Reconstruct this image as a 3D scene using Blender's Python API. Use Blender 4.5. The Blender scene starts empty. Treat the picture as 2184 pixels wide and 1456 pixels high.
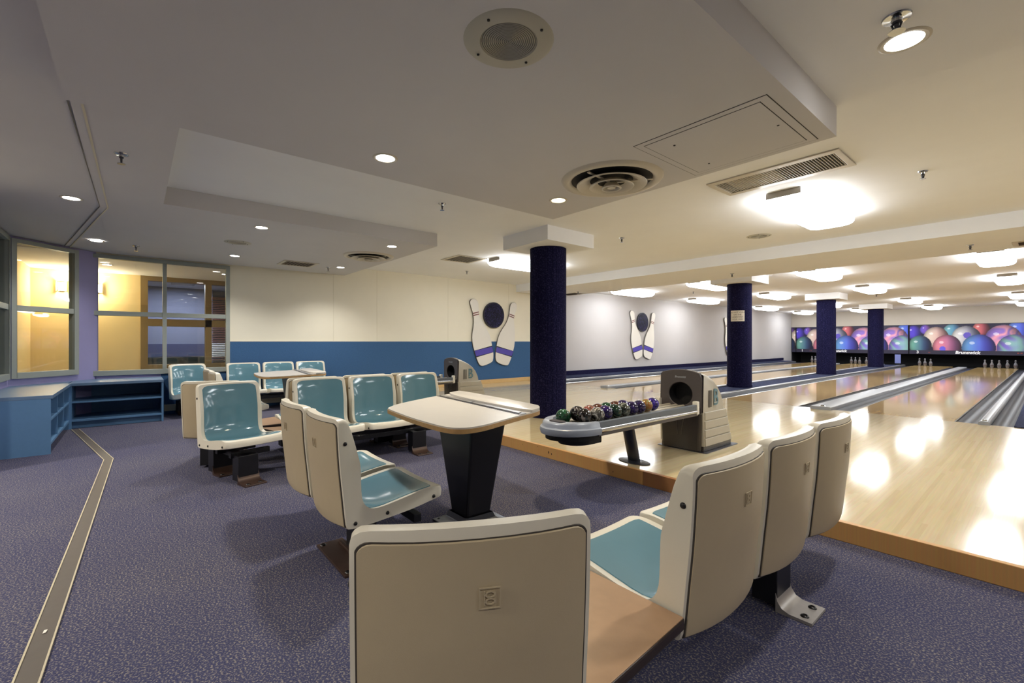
import bpy, bmesh, math, random
import numpy as np
from mathutils import Vector, Matrix
random.seed(7)
sc = bpy.context.scene
COL = sc.collection
PI = math.pi

# ------------------------------------------------------------------ camera, world, exposure
cam_d = bpy.data.cameras.new('camera')
cam_d.sensor_width = 36.0
cam_d.lens = 36.0 * 962.0 / 2184.0
cam_d.clip_start = 0.02
cam = bpy.data.objects.new('camera', cam_d)
COL.objects.link(cam)
YAW = math.atan2(1151.0, 962.0)            # camera axis is this far left of the lane direction (+Y)
cam.location = (0, 0, 1.105)
cam.rotation_euler = (PI / 2, 0, YAW)
sc.camera = cam
sc.view_settings.view_transform = 'Standard'
sc.view_settings.look = 'None'
sc.view_settings.gamma = 1.0
sc.view_settings.use_curve_mapping = False
sc.view_settings.exposure = 1.45
w = bpy.data.worlds.new('world'); sc.world = w; w.use_nodes = True
w.node_tree.nodes['Background'].inputs[0].default_value = (0.55, 0.6, 0.75, 1)
w.node_tree.nodes['Background'].inputs[1].default_value = 0.02
sc.cycles.use_denoising = True
sc.cycles.max_bounces = 10
sc.cycles.diffuse_bounces = 6
sc.cycles.glossy_bounces = 4
sc.cycles.transparent_max_bounces = 8
sc.cycles.sample_clamp_indirect = 6.0
sc.cycles.caustics_reflective = False
sc.cycles.caustics_refractive = False

LAMP_E = 7.5        # lane lamps, emission strength
DISC_E = 10.0       # visible glowing disc of a downlight
SPOT_W = 32.0       # the downlight's own beam (watts)

# ------------------------------------------------------------------ materials
def srgb(r, g, b):
    f = lambda c: (c / 255 / 12.92) if c / 255 <= 0.04045 else ((c / 255 + 0.055) / 1.055) ** 2.4
    return (f(r), f(g), f(b), 1)
def mat(name, col, rough=0.6, metal=0.0, spec=0.5, noise=0.0, nscale=20.0, bump=0.0, bscale=200.0, coat=0.0):
    m = bpy.data.materials.new(name); m.use_nodes = True
    nt = m.node_tree; b = nt.nodes['Principled BSDF']
    b.inputs['Base Color'].default_value = col
    b.inputs['Roughness'].default_value = rough
    b.inputs['Metallic'].default_value = metal
    b.inputs['Specular IOR Level'].default_value = spec
    b.inputs['Coat Weight'].default_value = coat
    b.inputs['Coat Roughness'].default_value = 0.05
    tc = nt.nodes.new('ShaderNodeTexCoord')
    if noise:
        n = nt.nodes.new('ShaderNodeTexNoise'); n.inputs['Scale'].default_value = nscale; n.inputs['Detail'].default_value = 5
        nt.links.new(tc.outputs['Object'], n.inputs['Vector'])
        mx = nt.nodes.new('ShaderNodeMix'); mx.data_type = 'RGBA'
        mx.inputs[6].default_value = tuple(c * (1 - noise) for c in col[:3]) + (1,)
        mx.inputs[7].default_value = tuple(min(1, c * (1 + noise)) for c in col[:3]) + (1,)
        nt.links.new(n.outputs['Fac'], mx.inputs[0]); nt.links.new(mx.outputs[2], b.inputs['Base Color'])
    if bump:
        n2 = nt.nodes.new('ShaderNodeTexNoise'); n2.inputs['Scale'].default_value = bscale; n2.inputs['Detail'].default_value = 3
        nt.links.new(tc.outputs['Object'], n2.inputs['Vector'])
        bp = nt.nodes.new('ShaderNodeBump'); bp.inputs['Strength'].default_value = bump; bp.inputs['Distance'].default_value = 0.002
        nt.links.new(n2.outputs['Fac'], bp.inputs['Height']); nt.links.new(bp.outputs['Normal'], b.inputs['Normal'])
    return m
def emit(name, col, strength):
    m = bpy.data.materials.new(name); m.use_nodes = True
    b = m.node_tree.nodes['Principled BSDF']
    b.inputs['Base Color'].default_value = (0.8, 0.8, 0.8, 1)
    b.inputs['Emission Color'].default_value = col
    b.inputs['Emission Strength'].default_value = strength
    return m

M = {}
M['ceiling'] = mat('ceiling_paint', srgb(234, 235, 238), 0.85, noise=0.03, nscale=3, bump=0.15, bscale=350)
M['soffit'] = mat('ceiling_paint_shaded', srgb(206, 204, 205), 0.85, noise=0.03, nscale=3, bump=0.15, bscale=350)  # ceiling paint greyed: the soffits' dimmer light is put into the colour
M['cream'] = mat('cream_wall_paint', srgb(226, 220, 202), 0.75, noise=0.03, nscale=4, bump=0.1, bscale=300)
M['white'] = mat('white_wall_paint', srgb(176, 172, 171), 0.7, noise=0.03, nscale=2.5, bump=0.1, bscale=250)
M['bulkhead'] = mat('tan_bulkhead_paint', srgb(178, 170, 158), 0.8, noise=0.03, nscale=3)
M['lavender'] = mat('lavender_wall_paint', srgb(150, 146, 190), 0.7, noise=0.05, nscale=6)
M['blue_wall'] = mat('blue_wall_carpet', srgb(64, 97, 138), 0.95, spec=0.1, noise=0.2, nscale=60, bump=0.4, bscale=500)
M['blue_cab'] = mat('blue_laminate', srgb(92, 132, 172), 0.45, noise=0.06, nscale=30)
M['blue_top'] = mat('blue_grey_laminate_top', srgb(104, 130, 160), 0.35, noise=0.06, nscale=12)
M['base'] = mat('cream_baseboard', srgb(205, 198, 175), 0.5)
M['oak'] = mat('oak_trim', srgb(205, 170, 115), 0.4, noise=0.1, nscale=15)
M['frame'] = mat('grey_green_frame', srgb(150, 156, 150), 0.5, noise=0.03, nscale=12)
M['yellow'] = mat('yellow_wall_paint', srgb(230, 207, 152), 0.8, noise=0.05, nscale=5)
M['brown_frame'] = mat('tan_window_frame', srgb(142, 120, 78), 0.5, noise=0.08, nscale=14)
M['blind'] = mat('red_brown_blind', srgb(120, 58, 50), 0.5)
M['dim'] = mat('dim_room_wall', srgb(156, 158, 182), 0.8, noise=0.08, nscale=3)
M['dim_low'] = mat('dim_room_lower_wall', srgb(92, 94, 132), 0.8)
M['shell'] = mat('ivory_plastic', srgb(222, 215, 197), 0.35, noise=0.02, nscale=8, bump=0.04, bscale=500)
M['panel'] = mat('tan_back_plastic', srgb(184, 168, 138), 0.5, noise=0.05, nscale=14, bump=0.12, bscale=700)
M['teal'] = mat('teal_plastic', srgb(96, 136, 150), 0.11, noise=0.05, nscale=9, spec=0.6)
M['seam'] = mat('brown_grey_seam', srgb(62, 56, 50), 0.6)
M['bolt'] = mat('black_bolt', srgb(24, 22, 22), 0.3)
M['black'] = mat('black_steel', srgb(11, 11, 17), 0.4, noise=0.2, nscale=12)
M['brown_steel'] = mat('brown_steel_foot', srgb(70, 52, 44), 0.35, metal=0.3, noise=0.25, nscale=25)
M['silver_steel'] = mat('silver_steel_foot', srgb(165, 160, 155), 0.35, metal=0.4, noise=0.1, nscale=25)
M['grey_steel'] = mat('dark_grey_steel', srgb(74, 76, 84), 0.28, metal=0.7, noise=0.12, nscale=30)
M['laminate'] = mat('white_laminate', srgb(198, 192, 183), 0.25, noise=0.02, nscale=10)
M['ply'] = mat('plywood_edge', srgb(172, 134, 84), 0.55, noise=0.25, nscale=40)
M['wedge'] = mat('tan_laminate', srgb(166, 132, 100), 0.35, noise=0.12, nscale=18)
M['wedge_edge'] = mat('dark_brown_edge', srgb(44, 32, 26), 0.4)
M['chrome'] = mat('chrome', srgb(190, 192, 196), 0.14, metal=1.0)
M['alu'] = mat('brushed_aluminium', srgb(165, 166, 168), 0.3, metal=0.85, noise=0.06, nscale=40)
M['grey_pl'] = mat('blue_grey_plastic', srgb(150, 156, 168), 0.3, noise=0.04, nscale=30, bump=0.05, bscale=300)
M['grey_band'] = mat('slate_grey_band', srgb(96, 104, 114), 0.4, noise=0.08, nscale=50)
M['rail_cap'] = mat('light_grey_cap', srgb(150, 152, 156), 0.35, noise=0.06, nscale=20)
M['hood'] = mat('taupe_plastic', srgb(176, 170, 156), 0.4, noise=0.03, nscale=20, bump=0.06, bscale=500)
M['hood_dark'] = mat('brown_grey_plastic', srgb(76, 71, 73), 0.32, noise=0.06, nscale=14)
M['hood_low'] = mat('dark_brown_plastic', srgb(56, 51, 49), 0.25, noise=0.1, nscale=10)
M['void'] = mat('black_void', srgb(8, 8, 14), 0.7)
M['emblem_blue'] = mat('blue_grey_emblem', srgb(96, 130, 142), 0.35)
M['emblem_dark'] = mat('dark_emblem', srgb(84, 80, 74), 0.4)
M['gutter'] = mat('dark_gutter', srgb(40, 42, 49), 0.42, spec=0.15, metal=0.0, noise=0.15, nscale=8)
M['lip'] = mat('gutter_lip', srgb(84, 80, 74), 0.4, metal=0.0, spec=0.3)
M['vent'] = mat('vent_enamel', srgb(200, 192, 176), 0.4)
M['vent_dark'] = mat('dark_duct', srgb(18, 15, 13), 0.7)
M['vent_brown'] = mat('brown_grille', srgb(94, 80, 66), 0.6)
M['vent_grey'] = mat('grey_grille', srgb(142, 134, 120), 0.6)
M['speaker'] = mat('speaker_ring', srgb(178, 174, 160), 0.45)
M['speaker_dark'] = mat('speaker_grille', srgb(92, 87, 80), 0.5)
M['pin_white'] = mat('white_painted_board', srgb(218, 214, 206), 0.4)
M['pin_edge'] = mat('grey_board_edge', srgb(120, 116, 110), 0.6)
M['pin_blue'] = mat('violet_blue_stripe', srgb(70, 58, 160), 0.4)
M['pin_red'] = mat('dark_red_stripe', srgb(110, 44, 40), 0.4)
M['pin_black'] = mat('black_edge_line', srgb(16, 14, 30), 0.5)
M['paper'] = mat('white_paper', srgb(226, 220, 208), 0.7)
M['ink'] = mat('dark_ink', srgb(60, 54, 50), 0.7)
M['letter'] = mat('white_lettering', srgb(245, 245, 245), 0.5)
M['red_letter'] = mat('dim_red_lettering', srgb(150, 60, 50), 0.5)
M['outlet'] = mat('white_outlet', srgb(225, 222, 212), 0.4)
M['pin'] = mat('white_pin', srgb(104, 104, 110), 0.3)
M['pin_band'] = mat('dark_pin_band', srgb(60, 30, 40), 0.4)
M['strip'] = mat('grey_floor_track', srgb(84, 77, 71), 0.5, metal=0.0, noise=0.12, nscale=20)
M['strip_edge'] = mat('light_track_edge', srgb(196, 186, 160), 0.4, metal=0.3)
M['disc'] = emit('downlight_disc', (1, 0.98, 0.94, 1), DISC_E)
M['disc_warm'] = emit('warm_downlight_disc', (1, 0.82, 0.5, 1), DISC_E)
M['lamp'] = emit('lane_lamp_diffuser', (0.93, 0.97, 1.0, 1), LAMP_E)
M['sconce'] = emit('sconce_glow', (1, 0.82, 0.5, 1), 5)
M['lamp_base'] = mat('lamp_base_enamel', srgb(160, 152, 140), 0.5)

def glass_mat():
    m = bpy.data.materials.new('window_glass'); m.use_nodes = True; nt = m.node_tree
    for n in list(nt.nodes): nt.nodes.remove(n)
    o = nt.nodes.new('ShaderNodeOutputMaterial'); mx = nt.nodes.new('ShaderNodeMixShader')
    t = nt.nodes.new('ShaderNodeBsdfTransparent'); g = nt.nodes.new('ShaderNodeBsdfGlossy')
    g.inputs['Roughness'].default_value = 0.01; t.inputs[0].default_value = (0.93, 0.95, 0.94, 1)
    fr = nt.nodes.new('ShaderNodeFresnel'); ge = nt.nodes.new('ShaderNodeNewGeometry')
    mr = nt.nodes.new('ShaderNodeMapRange'); mr.inputs['To Min'].default_value = 1.5; mr.inputs['To Max'].default_value = 1 / 1.5   # same pane reflectance from either face
    nt.links.new(ge.outputs['Backfacing'], mr.inputs['Value']); nt.links.new(mr.outputs[0], fr.inputs[0])
    nt.links.new(fr.outputs[0], mx.inputs[0]); nt.links.new(t.outputs[0], mx.inputs[1]); nt.links.new(g.outputs[0], mx.inputs[2])
    nt.links.new(mx.outputs[0], o.inputs[0]); return m
M['glass'] = glass_mat()

def carpet_mat(name, dark, light, fleck, k, wear):
    m = bpy.data.materials.new(name); m.use_nodes = True; nt = m.node_tree; b = nt.nodes['Principled BSDF']
    b.inputs['Roughness'].default_value = 0.95; b.inputs['Specular IOR Level'].default_value = 0.1
    tc = nt.nodes.new('ShaderNodeTexCoord')
    mp = nt.nodes.new('ShaderNodeMapping'); mp.inputs['Rotation'].default_value = (0, 0, 0.35)
    mp.inputs['Scale'].default_value = (1.0, 1.7, 1.0)
    nt.links.new(tc.outputs['Object'], mp.inputs['Vector'])
    v = nt.nodes.new('ShaderNodeTexVoronoi'); v.inputs['Scale'].default_value = k; v.inputs['Randomness'].default_value = 0.2
    nt.links.new(mp.outputs[0], v.inputs['Vector'])
    r1 = nt.nodes.new('ShaderNodeValToRGB'); r1.color_ramp.elements[0].position = 0.12; r1.color_ramp.elements[1].position = 0.62
    r1.color_ramp.elements[0].color = light; r1.color_ramp.elements[1].color = dark
    nt.links.new(v.outputs['Distance'], r1.inputs[0])
    n = nt.nodes.new('ShaderNodeTexNoise'); n.inputs['Scale'].default_value = k * 0.55; n.inputs['Detail'].default_value = 2
    nt.links.new(tc.outputs['Object'], n.inputs['Vector'])
    r2 = nt.nodes.new('ShaderNodeValToRGB'); r2.color_ramp.elements[0].position = 0.5; r2.color_ramp.elements[1].position = 0.68
    nt.links.new(n.outputs['Fac'], r2.inputs[0])
    mx = nt.nodes.new('ShaderNodeMix'); mx.data_type = 'RGBA'; mx.inputs[7].default_value = fleck
    nt.links.new(r2.outputs[0], mx.inputs[0]); nt.links.new(r1.outputs[0], mx.inputs[6])
    n3 = nt.nodes.new('ShaderNodeTexNoise'); n3.inputs['Scale'].default_value = 0.9; n3.inputs['Detail'].default_value = 4
    nt.links.new(tc.outputs['Object'], n3.inputs['Vector'])
    mx2 = nt.nodes.new('ShaderNodeMix'); mx2.data_type = 'RGBA'; mx2.blend_type = 'MULTIPLY'
    mx2.inputs[0].default_value = wear
    r3 = nt.nodes.new('ShaderNodeValToRGB'); r3.color_ramp.elements[0].position = 0.35; r3.color_ramp.elements[1].position = 0.65
    r3.color_ramp.elements[0].color = (0.75, 0.75, 0.85, 1); r3.color_ramp.elements[1].color = (1, 0.98, 0.92, 1)
    nt.links.new(n3.outputs['Fac'], r3.inputs[0]); nt.links.new(mx.outputs[2], mx2.inputs[6]); nt.links.new(r3.outputs[0], mx2.inputs[7])
    nt.links.new(mx2.outputs[2], b.inputs['Base Color'])
    bp = nt.nodes.new('ShaderNodeBump'); bp.inputs['Strength'].default_value = 0.6; bp.inputs['Distance'].default_value = 0.003; bp.invert = True
    nt.links.new(v.outputs['Distance'], bp.inputs['Height']); nt.links.new(bp.outputs['Normal'], b.inputs['Normal'])
    return m
M['carpet'] = carpet_mat('blue_woven_carpet', srgb(33, 35, 62), srgb(100, 102, 134), srgb(150, 143, 134), 250, 0.9)
M['col_carpet'] = carpet_mat('navy_carpet', srgb(12, 12, 38), srgb(30, 29, 66), srgb(44, 42, 76), 110, 0.3)
M['cap_carpet'] = carpet_mat('slate_blue_carpet', srgb(30, 34, 58), srgb(58, 64, 92), srgb(70, 76, 100), 110, 0.3)

def wood_mat(name, a, bcol, board, rough, spec, scale_len=0.6, coat=0.0):
    """narrow boards running along Y, each of a slightly different tone"""
    m = bpy.data.materials.new(name); m.use_nodes = True; nt = m.node_tree; b = nt.nodes['Principled BSDF']
    b.inputs['Roughness'].default_value = rough; b.inputs['Specular IOR Level'].default_value = spec
    b.inputs['Coat Weight'].default_value = coat; b.inputs['Coat Roughness'].default_value = 0.03
    tc = nt.nodes.new('ShaderNodeTexCoord'); sp = nt.nodes.new('ShaderNodeSeparateXYZ')
    nt.links.new(tc.outputs['Object'], sp.inputs[0])
    q = nt.nodes.new('ShaderNodeMath'); q.operation = 'DIVIDE'; q.inputs[1].default_value = board
    fl = nt.nodes.new('ShaderNodeMath'); fl.operation = 'FLOOR'
    nt.links.new(sp.outputs['X'], q.inputs[0]); nt.links.new(q.outputs[0], fl.inputs[0])
    dy = nt.nodes.new('ShaderNodeMath'); dy.operation = 'MULTIPLY'; dy.inputs[1].default_value = scale_len
    nt.links.new(sp.outputs['Y'], dy.inputs[0])
    wn0 = nt.nodes.new('ShaderNodeTexWhiteNoise'); wn0.noise_dimensions = '1D'; nt.links.new(fl.outputs[0], wn0.inputs['W'])
    ad = nt.nodes.new('ShaderNodeMath'); ad.operation = 'ADD'; nt.links.new(dy.outputs[0], ad.inputs[0]); nt.links.new(wn0.outputs['Value'], ad.inputs[1])
    fy = nt.nodes.new('ShaderNodeMath'); fy.operation = 'FLOOR'; nt.links.new(ad.outputs[0], fy.inputs[0])
    cb = nt.nodes.new('ShaderNodeCombineXYZ'); nt.links.new(fl.outputs[0], cb.inputs[0]); nt.links.new(fy.outputs[0], cb.inputs[1])
    wn = nt.nodes.new('ShaderNodeTexWhiteNoise'); wn.noise_dimensions = '2D'; nt.links.new(cb.outputs[0], wn.inputs['Vector'])
    mx = nt.nodes.new('ShaderNodeMix'); mx.data_type = 'RGBA'; mx.inputs[6].default_value = a; mx.inputs[7].default_value = bcol
    nt.links.new(wn.outputs['Value'], mx.inputs[0])
    mp = nt.nodes.new('ShaderNodeMapping'); mp.inputs['Scale'].default_value = (60, 2.0, 1)
    nt.links.new(tc.outputs['Object'], mp.inputs[0])
    n = nt.nodes.new('ShaderNodeTexNoise'); n.inputs['Scale'].default_value = 2; n.inputs['Detail'].default_value = 5
    nt.links.new(mp.outputs[0], n.inputs['Vector'])
    m2 = nt.nodes.new('ShaderNodeMix'); m2.data_type = 'RGBA'; m2.blend_type = 'MULTIPLY'; m2.inputs[0].default_value = 0.25
    nt.links.new(mx.outputs[2], m2.inputs[6]); nt.links.new(n.outputs['Color'], m2.inputs[7])
    nt.links.new(m2.outputs[2], b.inputs['Base Color'])
    return m
M['maple'] = wood_mat('glossy_maple', srgb(215, 196, 156), srgb(206, 186, 145), 0.027, 0.10, 0.7)
M['lane'] = wood_mat('glossy_lane_wood', srgb(208, 178, 124), srgb(198, 166, 112), 0.027, 0.075, 0.65)
M['fascia'] = wood_mat('stained_oak_fascia', srgb(212, 164, 102), srgb(200, 150, 90), 0.8, 0.45, 0.4)
M['fascia_dark'] = wood_mat('darker_oak_fascia', srgb(172, 120, 74), srgb(156, 108, 66), 0.8, 0.45, 0.4)

def marble(name, a, b_, c, scale):
    m = bpy.data.materials.new(name); m.use_nodes = True; nt = m.node_tree; b = nt.nodes['Principled BSDF']
    b.inputs['Roughness'].default_value = 0.06; b.inputs['Specular IOR Level'].default_value = 0.7
    tc = nt.nodes.new('ShaderNodeTexCoord'); n = nt.nodes.new('ShaderNodeTexNoise')
    n.inputs['Scale'].default_value = scale; n.inputs['Detail'].default_value = 6; n.inputs['Distortion'].default_value = 2.2
    nt.links.new(tc.outputs['Object'], n.inputs['Vector'])
    r = nt.nodes.new('ShaderNodeValToRGB'); e = r.color_ramp.elements
    e[0].position = 0.38; e[0].color = a; e[1].position = 0.62; e[1].color = c
    x = r.color_ramp.elements.new(0.5); x.color = b_
    nt.links.new(n.outputs['Fac'], r.inputs[0]); nt.links.new(r.outputs[0], b.inputs['Base Color'])
    return m

# ------------------------------------------------------------------ mesh helpers
class MB:
    """collects polygons; build() links them as ONE mesh object"""
    def __init__(s): s.v = []; s.f = []; s.mi = []
    def add(s, vs, fs, mi=0, T=None):
        o = len(s.v)
        s.v += [tuple(T @ Vector(p)) if T else tuple(p) for p in vs]
        s.f += [[i + o for i in f] for f in fs]; s.mi += [mi] * len(fs)
        return s
    def box(s, x0, x1, y0, y1, z0, z1, mi=0, T=None):
        vs = [(x0, y0, z0), (x1, y0, z0), (x1, y1, z0), (x0, y1, z0), (x0, y0, z1), (x1, y0, z1), (x1, y1, z1), (x0, y1, z1)]
        return s.add(vs, [[0, 3, 2, 1], [4, 5, 6, 7], [0, 1, 5, 4], [1, 2, 6, 5], [2, 3, 7, 6], [3, 0, 4, 7]], mi, T)
    def prism(s, pts, z0, z1, mi=0, T=None, top=None):
        """pts: outline in xy, counter-clockwise; top: outline at z1 when it differs"""
        n = len(pts); top = top or pts
        vs = [(p[0], p[1], z0) for p in pts] + [(p[0], p[1], z1) for p in top]
        fs = [list(range(n))[::-1], list(range(n, 2 * n))] + [[i, (i + 1) % n, n + (i + 1) % n, n + i] for i in range(n)]
        return s.add(vs, fs, mi, T)
    def lathe(s, prof, seg=32, mi=0, T=None, cap0=False, cap1=False):
        vs = []; fs = []; n = len(prof)
        for k in range(seg):
            a = 2 * PI * k / seg
            vs += [(r * math.cos(a), r * math.sin(a), z) for r, z in prof]
        for k in range(seg):
            k2 = (k + 1) % seg
            for i in range(n - 1):
                fs.append([k * n + i, k2 * n + i, k2 * n + i + 1, k * n + i + 1])
        if cap0: fs.append([k * n for k in range(seg)][::-1])
        if cap1: fs.append([k * n + n - 1 for k in range(seg)])
        return s.add(vs, fs, mi, T)
    def tube(s, p0, p1, r0, r1=None, seg=10, mi=0, T=None):
        r1 = r0 if r1 is None else r1
        p0 = Vector(p0); p1 = Vector(p1); d = (p1 - p0); q = d.to_track_quat('Z', 'Y').to_matrix().to_4x4()
        A = Matrix.Translation(p0) @ q
        if T: A = T @ A
        return s.lathe([(r0, 0), (r1, d.length)], seg, mi, A, True, True)
    def grid(s, P, mi=0, T=None, closeu=False):
        n = len(P); m = len(P[0]); vs = [p for row in P for p in row]; fs = []
        for i in range(n - (0 if closeu else 1)):
            i2 = (i + 1) % n
            for j in range(m - 1):
                fs.append([i * m + j, i * m + j + 1, i2 * m + j + 1, i2 * m + j])
        return s.add(vs, fs, mi, T)
    def mesh(s, name, mats, smooth=None, bevel=0):
        me = bpy.data.meshes.new(name); me.from_pydata(s.v, [], s.f)
        for m in (mats if isinstance(mats, (list, tuple)) else [mats]): me.materials.append(m)
        me.polygons.foreach_set('material_index', s.mi)
        if bevel:
            bm = bmesh.new(); bm.from_mesh(me)
            bmesh.ops.remove_doubles(bm, verts=bm.verts, dist=1e-5)
            es = [e for e in bm.edges if len(e.link_faces) == 2 and e.calc_face_angle(0) > 0.6]
            bmesh.ops.bevel(bm, geom=es, offset=bevel, segments=2, affect='EDGES', profile=0.6, clamp_overlap=True)
            bm.to_mesh(me); bm.free()
        bm = bmesh.new(); bm.from_mesh(me); bmesh.ops.recalc_face_normals(bm, faces=bm.faces); bm.to_mesh(me); bm.free()
        if smooth is not None:
            me.polygons.foreach_set('use_smooth', [True] * len(me.polygons))
            me.set_sharp_from_angle(angle=math.radians(smooth))
        me.update(); return me
    def build(s, name, mats, parent=None, smooth=None, bevel=0, loc=None, rot=None):
        o = bpy.data.objects.new(name, s.mesh(name, mats, smooth, bevel)); COL.objects.link(o)
        if parent: o.parent = parent
        if loc: o.location = loc
        if rot: o.rotation_euler = rot
        return o
def tag(o, label=None, cat=None, group=None, kind=None):
    if label: o['label'] = label
    if cat: o['category'] = cat
    if group: o['group'] = group
    if kind: o['kind'] = kind
    return o
def empty(name, loc, rz=0.0):
    o = bpy.data.objects.new(name, None); o.empty_display_size = 0.1; COL.objects.link(o)
    o.location = loc; o.rotation_euler = (0, 0, rz); return o
def struct(name, mb, m, label=None, parent=None, **k):
    o = mb.build(name, m, parent, **k)
    if parent is None: tag(o, label, None, None, 'structure')
    return o
def copy_tree(src, loc=None, rz=None, label=None):
    """a copy of a thing with copies of its parts and sub-parts (mesh data shared)"""
    def rec(o, par):
        c = o.copy(); COL.objects.link(c)
        if par: c.parent = par
        for ch in list(o.children): rec(ch, c)
        return c
    r = rec(src, None)
    if loc is not None: r.location = loc
    if rz is not None: r.rotation_euler = (0, 0, rz)
    if label: r['label'] = label
    return r
def text(name, body, size, loc, rot, m, parent=None, extrude=0.001, shear=0.0, offset=0.0, align='CENTER', sx=1.0):
    cu = bpy.data.curves.new(name, 'FONT'); cu.body = body; cu.size = size; cu.align_x = align; cu.align_y = 'CENTER'
    cu.extrude = extrude; cu.shear = shear; cu.offset = offset; cu.resolution_u = 3
    t = bpy.data.objects.new(name + '_tmp', cu); COL.objects.link(t)
    dg = bpy.context.evaluated_depsgraph_get()
    me = bpy.data.meshes.new_from_object(t.evaluated_get(dg)); me.name = name
    bpy.data.objects.remove(t); bpy.data.curves.remove(cu)
    me.materials.clear(); me.materials.append(m)
    o = bpy.data.objects.new(name, me); COL.objects.link(o)
    o.location = loc; o.rotation_euler = rot; o.scale = (sx, 1, 1)
    if parent: o.parent = parent
    return o
def arc(cx, cy, r, a0, a1, n):
    return [(cx + r * math.cos(a0 + (a1 - a0) * i / n), cy + r * math.sin(a0 + (a1 - a0) * i / n)) for i in range(n + 1)]
def rrect(x0, x1, y0, y1, r, n=4):
    return (arc(x1 - r, y0 + r, r, -PI / 2, 0, n) + arc(x1 - r, y1 - r, r, 0, PI / 2, n)
            + arc(x0 + r, y1 - r, r, PI / 2, PI, n) + arc(x0 + r, y0 + r, r, PI, 1.5 * PI, n))
def spot(name, parent, loc, watts, col=(1, 0.96, 0.9), size=2.3, blend=0.8, radius=0.06):
    d = bpy.data.lights.new(name, 'SPOT'); d.energy = watts; d.color = col; d.spot_size = size; d.spot_blend = blend; d.shadow_soft_size = radius
    o = bpy.data.objects.new(name, d); COL.objects.link(o); o.parent = parent; o.location = loc
    return o

# ================================================================== THE SETTING
XL, XR, YB = -8.63, 4.0, -4.0
struct('floor', MB().box(XL, XR, YB, 3.0, -0.08, 0.0), M['carpet'], 'blue woven carpet of the seating area')
a_floor = MB().box(XL, XR, 3.035, 7.85, -0.08, 0.105)
struct('floor', a_floor, M['maple'], 'raised glossy maple approach in front of the lanes')
fas = empty('trim_1', (0, 3.0, 0)); tag(fas, 'worn oak fascia along the edge of the raised approach', None, None, 'structure')
xs = [XL, -5.2, -3.6, -2.02, -1.50, -1.22, 0.4, 2.2, XR]
for i in range(len(xs) - 1):
    MB().box(xs[i] + 0.0008, xs[i + 1] - 0.0008, 0.0, 0.036, 0.0, 0.1065, 0).build('board', M['fascia_dark' if i in (3, 4) else 'fascia'], fas, bevel=0.003)
sc_ = MB()
for x, z, r in ((-3.05, 0.058, 0.010), (-3.01, 0.05, 0.007), (-3.42, 0.07, 0.004), (-3.2, 0.085, 0.004), (-2.3, 0.04, 0.004)):
    n_ = [(x + r * random.uniform(.5, 1.2) * math.cos(t * PI / 4), -0.0007, z + 1.6 * r * random.uniform(.6, 1.2) * math.sin(t * PI / 4)) for t in range(8)]
    sc_.add(n_, [list(range(8))])
o = sc_.build('scuff_mark', M['wedge_edge'], fas)

# left wall: pieces round the window, cream above and blue below, white along the lanes
wl = MB()
wl.box(XL - 0.1, XL, -0.42, -0.54 + 0.04, 0, 2.36)
wl.box(XL - 0.1, XL, -0.50, 1.19, 0, 0.62).box(XL - 0.1, XL, -0.50, 1.19, 2.335, 2.45)
wl.box(XL - 0.1, XL, 1.19, 7.88, 0, 2.6)
wall_left = struct('wall_left', wl, M['cream'], 'cream side wall over the blue wainscot, left of the seats')
MB().box(XL, XL + 0.012, 1.19, 7.88, 0.0, 1.105).box(XL, XL + 0.012, 0.30, 1.19, 0.0, 0.62).build('wainscot', M['blue_wall'], wall_left)
MB().box(XL, XL + 0.016, 1.19, 7.88, 1.105, 1.113).build('wainscot_cap', M['cream'], wall_left)
MB().box(XL, XL + 0.010, -0.42, 0.30, 0.0, 0.62).build('sill_panel', M['lavender'], wall_left)
for y in (2.85, 3.7, 5.35, 7.1):
    MB().box(XL, XL + 0.0015, y, y + 0.006, 1.113, 2.36 if y < 3 else 2.52).build('panel_seam', M['base'], wall_left)
struct('wall_left', MB().box(XL - 0.1, XL, 7.88, 27.4, 0, 2.6), M['white'], 'white side wall along lane one')
struct('baseboard_left', MB().box(XL, XL + 0.025, 0.34, 2.99, 0.05, 0.15), M['base'], 'cream baseboard under the blue wainscot')
struct('baseboard_left', MB().box(XL, XL + 0.03, 3.04, 7.86, 0.106, 0.20), M['oak'], 'oak baseboard along the approach')
struct('wall_right', MB().box(XR, XR + 0.1, YB, 27.4, 0, 2.6), M['white'], 'side wall beyond the right edge')
struct('wall_back', MB().box(-5.6, XR, YB - 0.1, YB, 0, 2.6).box(-5.7, -5.6, YB, -1.15, 0, 2.6), M['cream'], 'wall behind the camera')
# angled bay wall with window_2, and the bay's back wall with window_3
PA, PB = Vector((-8.63, -0.42, 0)), Vector((-7.90, -1.15, 0))
dv = (PB - PA); LA = dv.length; ang = math.atan2(dv.y, dv.x)
TA = Matrix.Translation(PA) @ Matrix.Rotation(ang, 4, 'Z')          # local x along the wall, +y to the room
s0, s1 = 0.255, LA - 0.012
wa = MB()
wa.box(-0.03, s0, -0.08, 0, 0, 2.36, 0, TA).box(s1, LA + 0.02, -0.08, 0, 0, 2.36, 0, TA)
wa.box(s0, s1, -0.08, 0, 0, 0.66, 0, TA).box(s0, s1, -0.08, 0, 2.335, 2.36, 0, TA)
struct('wall_bay', wa, M['lavender'], 'lavender angled wall in the window bay')
wb = MB()
wb.box(-7.9, -7.83, -1.23, -1.15, 0, 2.36).box(-7.83, -5.8, -1.23, -1.15, 0, 0.66).box(-7.83, -5.8, -1.23, -1.15, 2.335, 2.36).box(-5.8, -5.6, -1.23, -1.15, 0, 2.6)
struct('wall_bay', wb, M['lavender'], 'lavender wall behind the low shelves at the left edge')

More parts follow.
